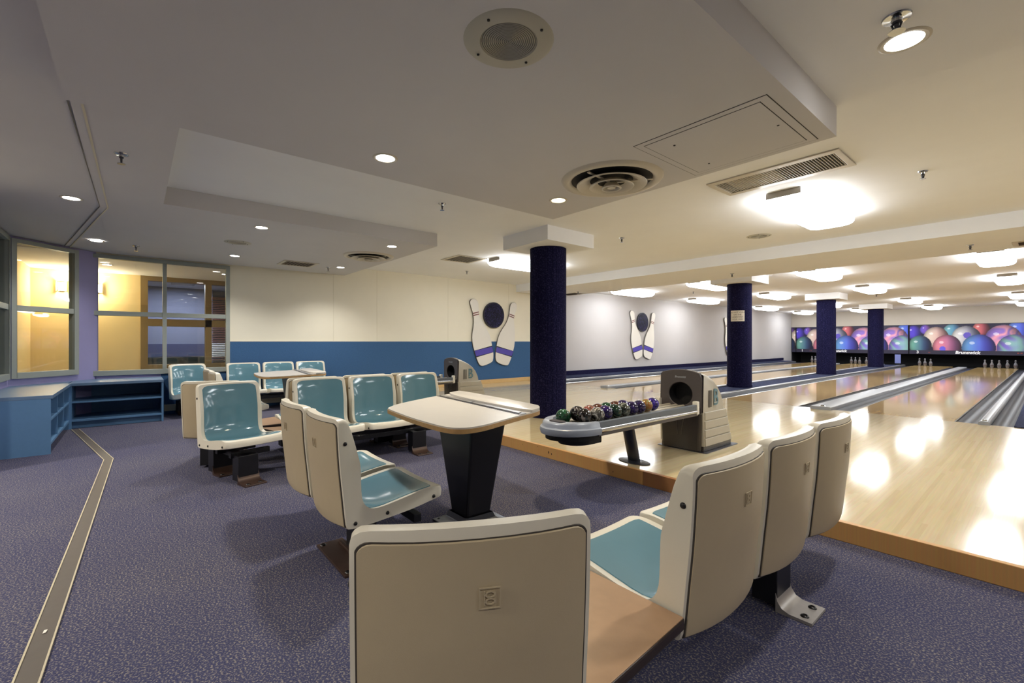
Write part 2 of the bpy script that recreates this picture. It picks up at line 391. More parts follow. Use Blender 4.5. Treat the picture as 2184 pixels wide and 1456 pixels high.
def window(name, width, z0, z1, splits, T, label, fw=0.055, rail_z=None):
    r = empty(name, (0, 0, 0)); tag(r, label, None, None, 'structure')
    f = MB()
    f.box(0, fw, -0.06, 0.03, z0, z1, 0, T).box(width - fw, width, -0.06, 0.03, z0, z1, 0, T)
    f.box(fw, width - fw, -0.06, 0.03, z0, z0 + 0.07, 0, T).box(fw, width - fw, -0.06, 0.03, z1 - 0.05, z1, 0, T)
    f.build('window_frame', M['frame'], r, bevel=0.003)
    ed = [fw] + splits + [width - fw]
    for sx in splits:
        MB().box(sx - 0.025, sx + 0.025, -0.05, 0.028, z0 + 0.07, z1 - 0.05, 0, T).build('mullion', M['frame'], r, bevel=0.003)
    zs = [z0 + 0.07, rail_z, z1 - 0.05]
    for i in range(len(ed) - 1):
        xa = ed[i] + (0.025 if i else 0); xb = ed[i + 1] - (0.025 if i < len(ed) - 2 else 0)
        MB().box(xa, xb, -0.055, 0.022, rail_z - 0.035, rail_z + 0.03, 0, T).build('middle_rail', M['frame'], r, bevel=0.003)
        for k in range(2):
            za = zs[k] + (0.03 if k else 0); zb = zs[k + 1] - (0 if k else 0.035)
            MB().box(xa, xb, -0.014, -0.008, za, zb, 0, T).build('pane', M['glass'], r)
    return r
TL = Matrix.Translation((XL, 1.19, 0)) @ Matrix.Rotation(-PI / 2, 4, 'Z')
window('window_1', 1.70, 0.62, 2.335, [0.845], TL, 'four pane interior window in the cream wall', rail_z=1.51)
window('window_2', s1 - s0, 0.66, 2.335, [], TA @ Matrix.Translation((s0, 0, 0)), 'two pane window in the angled lavender bay wall', rail_z=1.51)
window('window_3', 2.03, 0.66, 2.335, [1.0], Matrix.Translation((-7.83, -1.15, 0)), 'grey window frame cut by the left picture edge', rail_z=1.51)

# rooms seen through the windows
struct('floor', MB().box(-14.6, XL - 0.1, -1.5, 4.0, -0.08, 0.0).box(XL - 0.1, -5.7, -4.0, -1.23, -0.08, 0), M['carpet'], 'carpet of the corridor behind the windows')
struct('ceiling', MB().box(-14.6, XL - 0.1, -1.5, 4.0, 2.36, 2.45), M['ceiling'], 'ceiling of the yellow corridor')
cy = MB().box(-11.2, -11.1, -1.3, 0.08, 0, 2.36).box(-11.2, -7.95, -1.48, -1.36, 0, 2.36).box(-11.2, -11.1, -1.48, -1.3, 0, 2.36)
struct('wall_corridor', cy, M['yellow'], 'yellow corridor wall with sconces, seen through the windows')
struct('wall_corridor', MB().box(-11.2, XL - 0.1, 3.0, 3.1, 0, 2.36), M['yellow'], 'far end wall of the corridor')
cf = empty('window_4', (-11.1, 0, 0)); tag(cf, 'tan framed inner window across the yellow corridor', None, None, 'structure')
cfm = MB()
cfm.box(-0.1, 0.03, 0.08, 0.19, 0, 2.36).box(-0.1, 0.03, 0.19, 3.0, 2.27, 2.36).box(-0.1, 0.03, 0.19, 3.0, 1.40, 1.54).box(-0.1, 0.03, 0.19, 3.0, 0.50, 0.66)
cfm.box(-0.1, 0.03, 1.10, 1.21, 0.66, 2.27).box(-0.1, 0.0, 0.19, 3.0, 0, 0.5)
cfm.build('window_frame', M['brown_frame'], cf)
for ya, yb in ((0.19, 1.10), (1.21, 3.0)):
    for za, zb in ((0.66, 1.40), (1.54, 2.27)):
        MB().box(-0.05, -0.045, ya, yb, za, zb).build('pane', M['glass'], cf)
dim = MB().box(-14.7, -14.6, -1.5, 4.0, 1.05, 2.36).box(-13.2, -13.1, -1.5, 1.45, 1.05, 2.36)
struct('wall_dim', dim, M['dim'], 'dim blue grey wall behind the tan framed window')
struct('wall_dim', MB().box(-14.7, -14.59, -1.5, 4.0, 0, 1.05).box(-13.2, -13.09, -1.5, 1.45, 0, 1.05).box(-14.7, -11.2, 3.9, 4.0, 0, 2.36).box(-14.6, -11.2, -1.6, -1.5, 0, 2.36), M['dim_low'], 'dark blue lower wall of the dim room')
bl = empty('window_blind', (-11.30, 1.24, 0.7)); tag(bl, 'red brown slatted blind behind the tan inner window', 'blind')
MB().box(-0.03, 0.03, 0.0, 0.62, 1.28, 1.34).build('head_rail', M['blind'], bl)
slat_a = MB().box(-0.022, 0.022, 0.0, 0.62, 0, 0.004).mesh('slat', M['blind'])
slat_b = MB().box(-0.022, 0.022, 0.0, 0.62, 0, 0.004).mesh('slat', M['letter'])
for k in range(34):
    s = bpy.data.objects.new('slat', slat_b if 2 <= k <= 9 else slat_a); COL.objects.link(s); s.parent = bl
    s.location = (0, 0, 0.02 + k * 0.037); s.rotation_euler = (0, 0.45, 0)
dl = empty('ceiling_lamp', (-12.0, 0.8, 2.36)); tag(dl, 'small added lamp brightening the dim room behind the inner window', 'ceiling lamp')  # unseen lamp and housing, added to brighten the dim room
MB().box(-0.2, 0.2, -0.2, 0.2, -0.03, 0).build('housing', M['lamp_base'], dl)
d = bpy.data.lights.new('dim_room_fill', 'AREA'); d.energy = 16; d.color = (0.75, 0.8, 1.0); d.size = 0.35
l = bpy.data.objects.new('dim_room_fill', d); COL.objects.link(l); l.parent = dl; l.location = (0, 0, -0.04)
tb = empty('reception_desk', (-12.6, 0.55, 0)); tag(tb, 'dark low desk standing in the dim room behind the window', 'desk')
MB().box(-0.35, 0.35, -0.9, 0.75, 0.72, 0.76).build('desktop', M['black'], tb); MB().box(-0.3, 0.3, -0.85, 0.7, 0, 0.72).build('desk_body', M['void'], tb)
for y in (-0.52, -0.98):
    sn = empty('wall_sconce', (-11.1, y, 1.98))
    tag(sn, 'brass wall sconce glowing on the yellow wall, seen through the ' + ('four pane window' if y > -0.7 else 'angled window'), 'sconce', 'sconces in the yellow corridor')
    MB().box(0, 0.02, -0.05, 0.05, 0.0, 0.17).build('back_plate', M['alu'], sn, bevel=0.004)
    MB().box(0.02, 0.1, -0.07, -0.055, 0.0, 0.17).build('side_plate', M['brown_frame'], sn); MB().box(0.02, 0.1, 0.055, 0.07, 0.0, 0.17).build('side_plate', M['brown_frame'], sn)
    MB().lathe([(0.03, 0.02), (0.03, 0.15)], 12, 0, Matrix.Translation((0.06, 0, 0)), True, True).build('glowing_tube', M['sconce'], sn, smooth=40)
    d = bpy.data.lights.new('sconce_light', 'POINT'); d.energy = 8; d.color = (1, 0.86, 0.6); d.shadow_soft_size = 0.05
    l = bpy.data.objects.new('sconce_light', d); COL.objects.link(l); l.parent = sn; l.location = (0.17, 0, 0.09)

# ceilings: the lane ceiling, lower soffits over the seats, a beam across the lanes
CL, CB, CA, CC, CBM = 2.525, 2.36, 2.27, 2.44, 2.345
struct('ceiling', MB().box(XL - 0.1, XR, 0.2, 27.4, CL, 2.6), M['ceiling'], 'off white ceiling over the lanes')
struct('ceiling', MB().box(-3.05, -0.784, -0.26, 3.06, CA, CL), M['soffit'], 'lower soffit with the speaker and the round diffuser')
struct('ceiling', MB().box(-0.784, XR, YB, 3.06, CC, CL), M['ceiling'], 'soffit at upper right with one downlight')
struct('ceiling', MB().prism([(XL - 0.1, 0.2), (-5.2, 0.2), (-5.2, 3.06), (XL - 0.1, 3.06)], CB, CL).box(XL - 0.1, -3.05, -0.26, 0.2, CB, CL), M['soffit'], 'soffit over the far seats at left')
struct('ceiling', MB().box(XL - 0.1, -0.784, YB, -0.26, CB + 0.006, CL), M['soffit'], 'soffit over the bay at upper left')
struct('beam', MB().box(XL, XR, 7.35, 9.0, CBM, CL), M['ceiling'], 'shallow ceiling beam crossing above the lanes')
tr = empty('trim_2', (0, 0, 0)); tag(tr, 'folding wall track in the ceiling at left', None, None, 'structure')
def strip(mb, pts, w0, w1, z0, z1):
    """ribbon between offsets w0..w1 left of a polyline"""
    n = len(pts); nor = []
    for i in range(n):
        d = Vector(pts[min(i + 1, n - 1)]) - Vector(pts[max(i - 1, 0)]); d.normalize(); nor.append(Vector((-d.y, d.x)))
    for i in range(n - 1):
        a, b = Vector(pts[i]), Vector(pts[i + 1])
        q = [a + nor[i] * w0, b + nor[i + 1] * w0, b + nor[i + 1] * w1, a + nor[i] * w1]
        mb.prism([(p.x, p.y) for p in q], z0, z1)
    return mb
ctr = [(-3.06, -0.215), (-5.68, -0.195), (-8.60, -0.70)]
strip(MB(), ctr, -0.005, 0.006, CB - 0.004, CB + 0.004).build('track_edge', M['base'], tr)
strip(MB(), ctr, 0.054, 0.060, CB - 0.002, CB + 0.004).build('track_slot', M['emblem_dark'], tr)
ft = empty('trim_3', (0, 0, 0)); tag(ft, 'grey metal floor track let into the carpet at left', None, None, 'structure')
fpts = [(-0.4, -0.33), (-2.13, -0.27), (-5.66, -0.19), (-7.86, -0.575)]
strip(MB(), fpts, -0.030, 0.030, -0.002, 0.004).build('track_plate', M['strip'], ft)
strip(MB(), fpts, -0.036, -0.030, -0.002, 0.007).build('track_edge', M['strip_edge'], ft)
strip(MB(), fpts, 0.030, 0.036, -0.002, 0.007).build('track_edge', M['strip_edge'], ft)

# end of the lanes
struct('wall_front', MB().box(XL, XR, 26.03, 26.2, 1.83, CL), M['bulkhead'], 'cream bulkhead above the masking screens')
struct('wall_front', MB().box(XL, XR, 27.3, 27.4, 0, 2.0).box(XL, XR, 25.2, 27.3, -0.05, 0.02).box(XL, XL + 0.02, 26.06, 27.3, 0, 1.83), M['void'], 'black pit wall behind the pins')

# ------------------------------------------------------------------ lanes and what lies between them
LANES = [(-7.46, -6.41), (-5.92, -4.87), (-3.67, -2.52), (-1.83, -0.78)]
YF, YE = 7.85, 25.0
names = ['bowling lane nearest the white wall, left of the first chrome capped divider', 'bowling lane running just left of the navy pillars',
         'bowling lane running just right of the navy pillars', 'bowling lane at far right, five white pins standing at its end']
for (a, b), nm in zip(LANES, names):
    t = empty('bowling_lane', ((a + b) / 2, YF, 0)); tag(t, 'glossy wooden ' + nm, 'lane')
    h = (b - a) / 2
    MB().box(-h, h, 0.006, 16.0, 0, 0.105).build('lane_bed', M['lane'], t)
    MB().box(-h, h, 16.0, YE - YF, 0, 0.104).build('pin_deck', M['lane'], t)
    MB().box(-h, h, 0.0, 0.006, 0, 0.1045).build('foul_line', M['wedge_edge'], t)
struct('floor', MB().box(0.62, XR, YF, YE, 0, 0.105), M['lane'], 'lanes beyond the right picture edge')
def gutter(x0, x1, y0, y1, parent, x_off):
    P = []
    for i in range(9):
        t = i / 8; x = x0 + (x1 - x0) * t
        z = 0.098 - 0.055 * math.sin(PI * t) ** 0.6
        P.append([(x - x_off, y0, z), (x - x_off, y1, z)])
    MB().grid(P).build('gutter', M['gutter'], parent, smooth=60)
def rail(x0, x1, z, y0, y1, parent, m, name='rail', r=0.012):
    mb = MB(); sec = [(p[0], p[1]) for p in rrect(x0, x1, 0.0, z, min(r, (x1 - x0) / 2.2), 3)]
    n = len(sec); vs = [(x, y0, zz) for x, zz in sec] + [(x, y1, zz) for x, zz in sec]
    mb.add(vs, [list(range(n)), list(range(n, 2 * n))[::-1]] + [[i, n + i, n + (i + 1) % n, (i + 1) % n] for i in range(n)])
    return mb.build(name, m, parent, smooth=50)
def lane_divider(x0, x1, cap, label):
    xo = (x0 + x1) / 2
    t = empty('lane_divider', (xo, YF, 0)); tag(t, label, 'lane divider', 'dividers between the lanes')
    L_ = YE - YF - 0.8
    gutter(x0, cap[0] - 0.01, 0, L_, t, xo); gutter(cap[1] + 0.01, x1, 0, L_, t, xo)
    MB().box(x0 - xo, x1 - xo, 0, L_, 0, 0.04).build('channel', M['gutter'], t)
    for e in (x0, x1):
        s = 0.012 if e == x0 else -0.012
        MB().box(min(e, e + s) - xo, max(e, e + s) - xo, -0.003, L_, 0, 0.107).build('gutter_lip', M['lip'], t)
    rail(cap[0] - xo, cap[1] - xo, 0.150, -0.12, 3.55, t, M['rail_cap'], 'cap')
    rail(cap[0] + 0.01 - xo, cap[1] - 0.01 - xo, 0.135, 3.55, L_, t, M['rail_cap'], 'cap')
    MB().lathe([(0.0, 0.012), (0.03, 0.010), (0.04, 0)], 14, 0, Matrix.Translation(((cap[0] + cap[1]) / 2 - xo, -0.02, 0.15))).build('cap_button', M['chrome'], t, smooth=40)
    return t
lane_divider(-6.41, -5.92, (-6.26, -6.07), 'grey capped gutter divider between the two lanes beside the white wall')
lane_divider(-2.52, -1.83, (-2.31, -2.05), 'grey capped gutter divider with blunt rounded nose, left of the rightmost lane')
def carpet_divider(x0, x1, label, left=True, right=True, z=0.125, gw=0.22, y1=None):
    xo = (x0 + x1) / 2; L_ = (y1 or YE) - YF - 0.5
    t = empty('lane_divider', (xo, YF, 0)); tag(t, label, 'lane divider', 'dividers between the lanes')
    ca, cb = x0, x1
    MB().box(x0 - xo, x1 - xo, 0, L_, 0, 0.04).build('channel', M['gutter'], t)
    for side, on in ((-1, left), (1, right)):
        if not on: continue
        if side < 0:
            gutter(x0, x0 + gw, 0, L_, t, xo); rail(x0 + gw - xo, x0 + gw + 0.09 - xo, 0.15, -0.05, L_, t, M['alu'])
            rail(x0 + 0.01 - xo, x0 + 0.035 - xo, 0.112, 0, L_, t, M['chrome'], 'gutter_lip'); ca = x0 + gw + 0.09
        else:
            gutter(x1 - gw, x1, 0, L_, t, xo); rail(x1 - gw - 0.09 - xo, x1 - gw - xo, 0.15, -0.05, L_, t, M['alu'])
            rail(x1 - 0.035 - xo, x1 - 0.01 - xo, 0.112, 0, L_, t, M['chrome'], 'gutter_lip'); cb = x1 - gw - 0.09
    MB().box(ca - xo, cb - xo, 0, L_, 0, z).build('carpet_cover', M['cap_carpet'], t)
    return t
carpet_divider(-4.87, -3.67, 'wide carpeted divider carrying the row of navy pillars')
t = carpet_divider(-8.61, -7.46, 'carpeted ledge and chrome rail along the foot of the white wall', left=False, z=0.17, gw=0.46)
MB().box(0.0, 0.03, 0, 17, 0.17, 0.29).build('kick_band', M['col_carpet'], t, loc=(-8.61 + 8.035, 0, 0))
t = empty('lane_divider', (-0.08, YF, 0)); tag(t, 'grey rail and dark gutters beside blue carpet at right picture edge', 'lane divider', 'dividers between the lanes')
L_ = YE - YF - 0.5
gutter(-0.78, -0.575, 0, L_, t, -0.08); gutter(-0.465, -0.28, 0, L_, t, -0.08)
MB().box(-0.70, 0.70, 0, L_, 0, 0.04).build('channel', M['gutter'], t)
MB().box(-0.70, -0.688, -0.003, L_, 0, 0.107).build('gutter_lip', M['lip'], t)
rail(-0.49, -0.39, 0.15, -0.06, L_, t, M['rail_cap'], 'cap', r=0.03)
MB().lathe([(0.0, 0.012), (0.02, 0.010), (0.03, 0)], 14, 0, Matrix.Translation((-0.44, 0.03, 0.15))).build('cap_button', M['chrome'], t, smooth=40)
MB().box(-0.20, 0.70, 0.0, L_, 0, 0.118).build('carpet_cover', M['cap_carpet'], t)

# ------------------------------------------------------------------ navy pillars
pl = ['nearest navy carpet covered round pillar, white square capital clear below the ceiling', 'second navy round pillar from the front, white paper notice on it',
      'third navy round pillar from the front, standing before the screens', 'farthest navy round pillar, narrowest in view']
pshaft = MB().lathe([(0.243, 0.0), (0.243, CBM)], 48).mesh('shaft', M['col_carpet'], 40)
pbase = MB().lathe([(0.246, 0.0), (0.251, 0.003), (0.251, 0.05), (0.246, 0.055)], 48).mesh('base_ring', M['col_carpet'], 40)
pcap = MB().box(-0.43, 0.43, -0.43, 0.43, CBM, CL).mesh('capital', M['ceiling'])
for y, lb in zip((4.27, 10.07, 15.95, 21.9), pl):
    z0 = 0.105 if y < 7 else 0.125
    t = empty('pillar', (-4.35, y, 0)); tag(t, lb, 'pillar', 'pillars between the lanes')
    for nm, me in (('shaft', pshaft), ('base_ring', pbase), ('capital', pcap)):
        c = bpy.data.objects.new(nm, me); COL.objects.link(c); c.parent = t
        if nm == 'base_ring': c.location = (0, 0, z0)
        if nm == 'shaft': c.location = (0, 0, z0); c.scale = (1, 1, (CBM - z0) / CBM)
# paper notice, bent round the second pillar
sg = empty('paper_notice', (-4.35, 10.07, 1.65)); tag(sg, 'white paper notice with four lines of print on a navy pillar', 'notice')
dirc = math.atan2(-9.82, 4.37)
def notice_angle(f): return dirc - 0.16 - 0.56 + 1.12 * f
P = [[(0.248 * math.cos(notice_angle(i / 10)), 0.248 * math.sin(notice_angle(i / 10)), z) for z in (-0.115, 0.115)] for i in range(11)]
MB().grid(P).build('sheet', M['paper'], sg, smooth=60)
for k, (ln, sz) in enumerate((('DO NOT WALK', 0.042), ('ON THE', 0.042), ('LANES PAST', 0.042), ('FOUL LINE', 0.042))):
    n = len(ln)
    for i, chh in enumerate(ln):
        pass
    tm = text('print_line', ln, sz, (0, 0, 0), (0, 0, 0), M['ink'], sg, extrude=0.0)
    me = tm.data
    for v in me.vertices:
        a = notice_angle(0.5) + v.co.x / 0.2495
        v.co = Vector((0.2495 * math.cos(a), 0.2495 * math.sin(a), 0.075 - k * 0.05 + v.co.y))

# ------------------------------------------------------------------ low blue shelves in the bay
def shelf_unit(name, label, L, D, H, nbay, loc, rz, end_left=False, end_right=False):
    """front faces local -y ... open front at y = 0, depth towards +y, length along x"""
    t = empty(name, loc, rz); tag(t, label, 'shelf unit', 'low blue shelf units in the bay')
    MB().box(0, L, -0.015, D, H - 0.035, H).build('top', M['blue_top'], t, bevel=0.003)
    MB().box(0, 0.022, 0, D, 0, H - 0.035).build('side_panel', M['blue_cab'], t)
    MB().box(L - 0.022, L, 0, D, 0, H - 0.035).build('side_panel', M['blue_cab'], t)
    MB().box(0.022, L - 0.022, D - 0.015, D, 0.09, H - 0.035).build('back_panel', M['blue_cab'], t)
    MB().box(0.022, L - 0.022, 0, D - 0.015, 0.09, 0.115).build('bottom_shelf', M['blue_cab'], t)
    MB().box(0.022, L - 0.022, 0.06, 0.075, 0, 0.09).build('toe_kick', M['blue_cab'], t)
    MB().box(0.022, L - 0.022, 0, D - 0.015, 0.325, 0.345).build('middle_shelf', M['blue_cab'], t)
    for i in range(1, nbay):
        x = L * i / nbay
        MB().box(x - 0.011, x + 0.011, 0.002, D - 0.015, 0.115, H - 0.035).build('divider', M['blue_cab'], t)
    return t
shelf_unit('shelf_unit', 'low blue open shelf unit under the four pane window', 0.94, 0.68, 0.578, 1, (-7.92, -0.635, 0), PI / 2)
shelf_unit('shelf_unit', 'low blue shelf unit at left picture edge with solid end panel', 1.62, 0.50, 0.578, 3, (-6.30, -0.635, 0), PI)
co = MB().prism([(-7.925, -0.645), (-8.38, -0.645), (-7.925, -1.10)], 0.54, 0.578)
tag(co.build('corner_shelf_top', M['blue_top']), 'blue grey corner worktop joining the two low shelf units', 'worktop')

# ================================================================== CEILING THINGS
# lane lamps: enamel base plate with a glowing wrap-round diffuser, long side along the lanes
LB = MB().box(-0.14, 0.14, -0.73, 0.73, -0.036, 0).mesh('base_plate', M['lamp_base'], bevel=0.004)
def lamp_diffuser():
    mb = MB(); P = []
    for y, k in ((-0.74, 0.0), (-0.735, 0.55), (-0.70, 0.86), (-0.62, 1.0), (0.62, 1.0), (0.70, 0.86), (0.735, 0.55), (0.74, 0.0)):
        row = []
        for i in range(13):
            a = PI * i / 12; cx = math.cos(a); s = math.sin(a)
            row.append((0.225 * math.copysign(abs(cx) ** 0.5, cx) * (0.86 + 0.14 * min(1, k)), y, -0.034 - 0.100 * (s ** 0.55) * k))
        P.append(row)
    mb.grid(P)
    n = len(mb.v)
    top = [(-0.2, -0.73, -0.05), (0.2, -0.73, -0.05), (0.2, 0.73, -0.05), (-0.2, 0.73, -0.05)]
    return mb.mesh('diffuser', M['lamp'], 60)
LD = lamp_diffuser()
LC = MB().box(-0.15, 0.15, -0.753, -0.743, -0.058, -0.0).mesh('end_cap', M['lamp_base'], bevel=0.003)
lamp_pos = [(-1.62, 5.42, 'nearest and largest glowing lane lamp, beside the slotted vent'), (-6.06, 5.42, 'glowing lane lamp partly behind the nearest navy pillar')]
rows = [(10.75, 'second row'), (14.75, 'third row'), (20.0, 'fourth row'), (24.3, 'last row')]
cols = [(-7.55, 'along the white wall'), (-5.35, 'over lane two'), (-3.05, 'over lane three'), (-0.60, 'over the far right lane')]
for y, rn in rows:
    for x, cn in cols:
        if not (rn == 'last row' and x > -1): lamp_pos.append((x, y, 'glowing ceiling lamp %s, %s of lamps from the camera' % (cn, rn)))
for x, y in ((1.75, 5.42), (1.75, 10.75), (1.75, 14.75), (1.75, 20.0), (-0.6, 24.3)):
    lamp_pos.append((x, y, None))
for i, (x, y, lb) in enumerate(lamp_pos):
    t = empty('ceiling_lamp', (x, y, CL)); tag(t, lb or 'glowing ceiling lamp beyond the right picture edge, number %d from the camera' % (i - len(lamp_pos) + 6), 'ceiling lamp', 'lane ceiling lamps')
    for nm, me in (('base_plate', LB), ('diffuser', LD), ('end_cap', LC)):
        c = bpy.data.objects.new(nm, me); COL.objects.link(c); c.parent = t

# recessed downlights
RM = MB().lathe([(0.058, 0.0), (0.058, -0.004), (0.070, -0.006), (0.078, -0.001), (0.078, 0.0)], 32).mesh('trim_ring', M['vent'], 40)
DM = MB().lathe([(0.0001, -0.003), (0.058, -0.0025)], 32).mesh('glowing_disc', M['disc'])
DW = MB().lathe([(0.0001, -0.003), (0.040, -0.002), (0.052, -0.0025)], 32).mesh('glowing_disc', M['disc_warm'])
def downlight(x, y, z, label, warm=False, watts=None, s=1.0, col=None, size=2.3):
    t = empty('downlight', (x, y, z)); tag(t, label, 'downlight', 'recessed downlights'); t.scale = (s, s, 1)
    for nm, me in (('trim_ring', RM), ('glowing_disc', DW if warm else DM)):
        c = bpy.data.objects.new(nm, me); COL.objects.link(c); c.parent = t
    spot('beam', t, (0, 0, -0.03), watts or SPOT_W, col or ((1, 0.83, 0.55) if warm else (1, 0.97, 0.92)), size)
downlight(-2.715, 1.22, CA, 'round white downlight in the soffit above the front table')
downlight(-2.61, 2.68, CA, 'small warm glowing spotlight beside the big round diffuser', True)
downlight(-0.42, 2.62, CC, 'round white downlight at upper right beside a sprinkler', s=1.2)
downlight(-5.53, -0.43, CB + 0.006, 'white downlight at far left beside the ceiling track', watts=22)
downlight(-7.63, -0.37, CB - 0.001, 'white downlight near the window bay, close to a sprinkler', watts=18)
downlight(-5.58, 1.07, CB, 'white downlight left of the recessed ceiling channel')
downlight(-7.67, 1.12, CB, 'white downlight just above the four pane window')
downlight(-5.58, 2.60, CB, 'white downlight at the right end of the left soffit, by the diffuser')
downlight(-7.72, 2.67, CB, 'white downlight above the cream wall, beside a small sprinkler')
for x, lb in ((-1.3, 'nearest'), (-3.3, 'second'), (-5.2, 'last')):
    downlight(x, -1.95, CB + 0.006, 'wide warm white downlight, %s of the row behind the camera' % lb, watts=70, col=(1, 0.93, 0.82), size=2.8)
for x, y, lb in ((0.9, -0.45, 'added right behind the camera'), (1.6, 1.3, 'right of the camera')):  # the lamp right behind the camera is added to brighten the foreground seat back
    downlight(x, y, CC if x > -0.784 else CB + 0.006, 'white downlight ' + lb)
for x, y in ((-9.9, -0.35), (-9.9, 1.3)):
    downlight(x, y, CB, 'white downlight in the corridor behind the %s half of the window' % ('left' if y < 0 else 'right'), watts=16)

# speakers
def speaker(x, y, z, label, R=0.175):
    t = empty('ceiling_speaker', (x, y, z)); tag(t, label, 'speaker', 'round ceiling speakers'); s = R / 0.175; t.scale = (s, s, 1)
    MB().lathe([(0.110, -0.002), (0.112, -0.006), (0.168, -0.004), (0.175, 0.0)], 48).build('rim', M['speaker'], t, smooth=40)
    MB().lathe([(0.0001, -0.001), (0.112, -0.001)], 48).build('grille_back', M['speaker_dark'], t)
    g = MB(); 
    for k in range(14):
        r = 0.006 + k * 0.0078
        g.lathe([(r - 0.0024, -0.0015), (r, -0.0045), (r + 0.0024, -0.0015)], 48)
    tag(g.build('grille_rings', M['speaker'], t, smooth=60), kind='stuff')
    for k in range(4):
        a = PI / 2 * k + 0.35
        MB().lathe([(0.006, 0), (0.005, -0.006), (0.0005, -0.0075)], 8).build('screw', M['bolt'], t, loc=(0.143 * math.cos(a), 0.143 * math.sin(a), -0.0035))
speaker(-1.352, 1.113, CA, 'large round ceiling speaker near the top of the picture')
speaker(-6.62, 1.0, CB, 'round grey speaker flat in the left soffit', 0.15)
speaker(-2.53, 6.45, CL, 'pale round speaker beyond the nearest lane lamp', 0.15)

# round air diffusers
def diffuser(x, y, z, label, R):
    t = empty('air_diffuser', (x, y, z)); tag(t, label, 'air diffuser', 'round air diffusers'); s = R / 0.33; t.scale = (s, s, s)
    MB().lathe([(0.262, -0.001), (0.266, -0.010), (0.285, -0.020), (0.318, -0.014), (0.330, 0.0)], 56).build('outer_ring', M['vent'], t, smooth=50)
    MB().lathe([(0.0001, -0.0015), (0.264, -0.0015)], 40).build('duct', M['vent_dark'], t)
    for r, zz in ((0.225, -0.040), (0.142, -0.052), (0.062, -0.062)):
        MB().lathe([(r * 0.62, zz + 0.034), (r * 0.80, zz + 0.014), (r - 0.008, zz + 0.001), (r, zz), (r + 0.003, zz + 0.005), (r * 0.86, zz + 0.020), (r * 0.66, zz + 0.037)], 48).build('cone', M['vent'], t, smooth=50)
    MB().lathe([(0.0001, -0.054), (0.026, -0.056), (0.030, -0.04)], 24).build('hub', M['vent'], t, smooth=50)
    for a in (0.6, 2.7, 4.8):
        MB().box(0.03, 0.262, -0.008, 0.008, -0.022, -0.016).build('spoke', M['vent'], t, rot=(0, 0, a))
diffuser(-2.035, 2.635, CA, 'large round air diffuser of stepped rings at the soffit edge', 0.36)
diffuser(-6.44, 2.635, CB, 'round air diffuser over the far seats at left', 0.36)

# flat access hatch, slotted vent and grilles
t = empty('access_hatch', (-1.232, 2.650, CA)); tag(t, 'flush rectangular access hatch in the soffit', 'hatch')
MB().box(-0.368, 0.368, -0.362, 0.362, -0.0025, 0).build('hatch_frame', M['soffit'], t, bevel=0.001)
MB().box(-0.372, 0.372, -0.366, 0.366, -0.0012, 0).build('reveal', M['vent_dark'], t)
MB().box(-0.327, 0.327, -0.325, 0.325, -0.0032, -0.001).build('reveal', M['vent_dark'], t)
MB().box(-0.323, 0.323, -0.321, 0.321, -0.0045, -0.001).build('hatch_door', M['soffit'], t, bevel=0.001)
for x, y in ((-0.20, -0.2), (-0.2, 0.22), (0.29, 0.0)):
    MB().lathe([(0.007, 0), (0.006, -0.004), (0.0005, -0.005)], 10).build('latch', M['bolt'], t, loc=(x, y, -0.004))
t = empty('slotted_vent', (-1.50, 4.19, CL)); tag(t, 'long slotted air vent between the hatch and the nearest lamp', 'vent')
f = MB(); f.box(-0.50, 0.50, -0.235, -0.17, -0.012, 0).box(-0.50, 0.50, 0.17, 0.235, -0.012, 0).box(-0.50, -0.455, -0.17, 0.17, -0.012, 0).box(0.455, 0.50, -0.17, 0.17, -0.012, 0)
f.build('vent_frame', M['vent'], t, bevel=0.003)
MB().box(-0.455, 0.455, -0.17, 0.17, -0.001, 0).build('duct', M['vent_dark'], t)
bm_ = MB().box(-0.0018, 0.0018, -0.17, 0.17, -0.010, -0.001).mesh('slat', M['vent'])
for k in range(44):
    s = bpy.data.objects.new('slat', bm_); COL.objects.link(s); s.parent = t; s.location = (-0.445 + k * 0.0207, 0, 0)
    s.rotation_euler = (0, 0, 0)
MB().box(-0.36, 0.02, -0.16, 0.16, -0.004, -0.0015).build('damper_plate', M['vent_grey'], t)
def square_vent(x, y, z, sx, sy, m, label, nsl=9):
    t = empty('square_vent', (x, y, z)); tag(t, label, 'vent', 'square ceiling vents')
    f = MB(); b = 0.05
    f.box(-sx, sx, -sy, -sy + b, -0.008, 0).box(-sx, sx, sy - b, sy, -0.008, 0).box(-sx, -sx + b, -sy + b, sy - b, -0.008, 0).box(sx - b, sx, -sy + b, sy - b, -0.008, 0)
    f.build('vent_frame', M['vent'], t, bevel=0.002)
    MB().box(-sx + b, sx - b, -sy + b, sy - b, -0.001, 0).build('duct', M['vent_dark'], t)
    hw_ = (sy - b) / nsl * 0.78; me = MB().box(-sx + b, sx - b, -hw_, hw_, -0.0062, -0.0048).mesh('slat', m)
    for k in range(nsl):
        s = bpy.data.objects.new('slat', me); COL.objects.link(s); s.parent = t
        s.location = (0, -sy + b + (k + 0.5) * (2 * sy - 2 * b) / nsl, 0); s.rotation_euler = (0.12, 0, 0)
square_vent(-7.80, 2.02, CB, 0.24, 0.26, M['vent_brown'], 'square brown ceiling vent above the cream wall')
square_vent(-6.50, 4.35, CL, 0.29, 0.29, M['vent_grey'], 'square grey ceiling vent left of the nearest pillar')
square_vent(-8.05, 8.75, CBM, 0.32, 0.22, M['vent_brown'], 'dark ceiling vent under the beam, right of the nearest pillar')
square_vent(0.10, 8.60, CBM, 0.42, 0.20, M['vent_brown'], 'dark vent under the beam at the right picture edge')

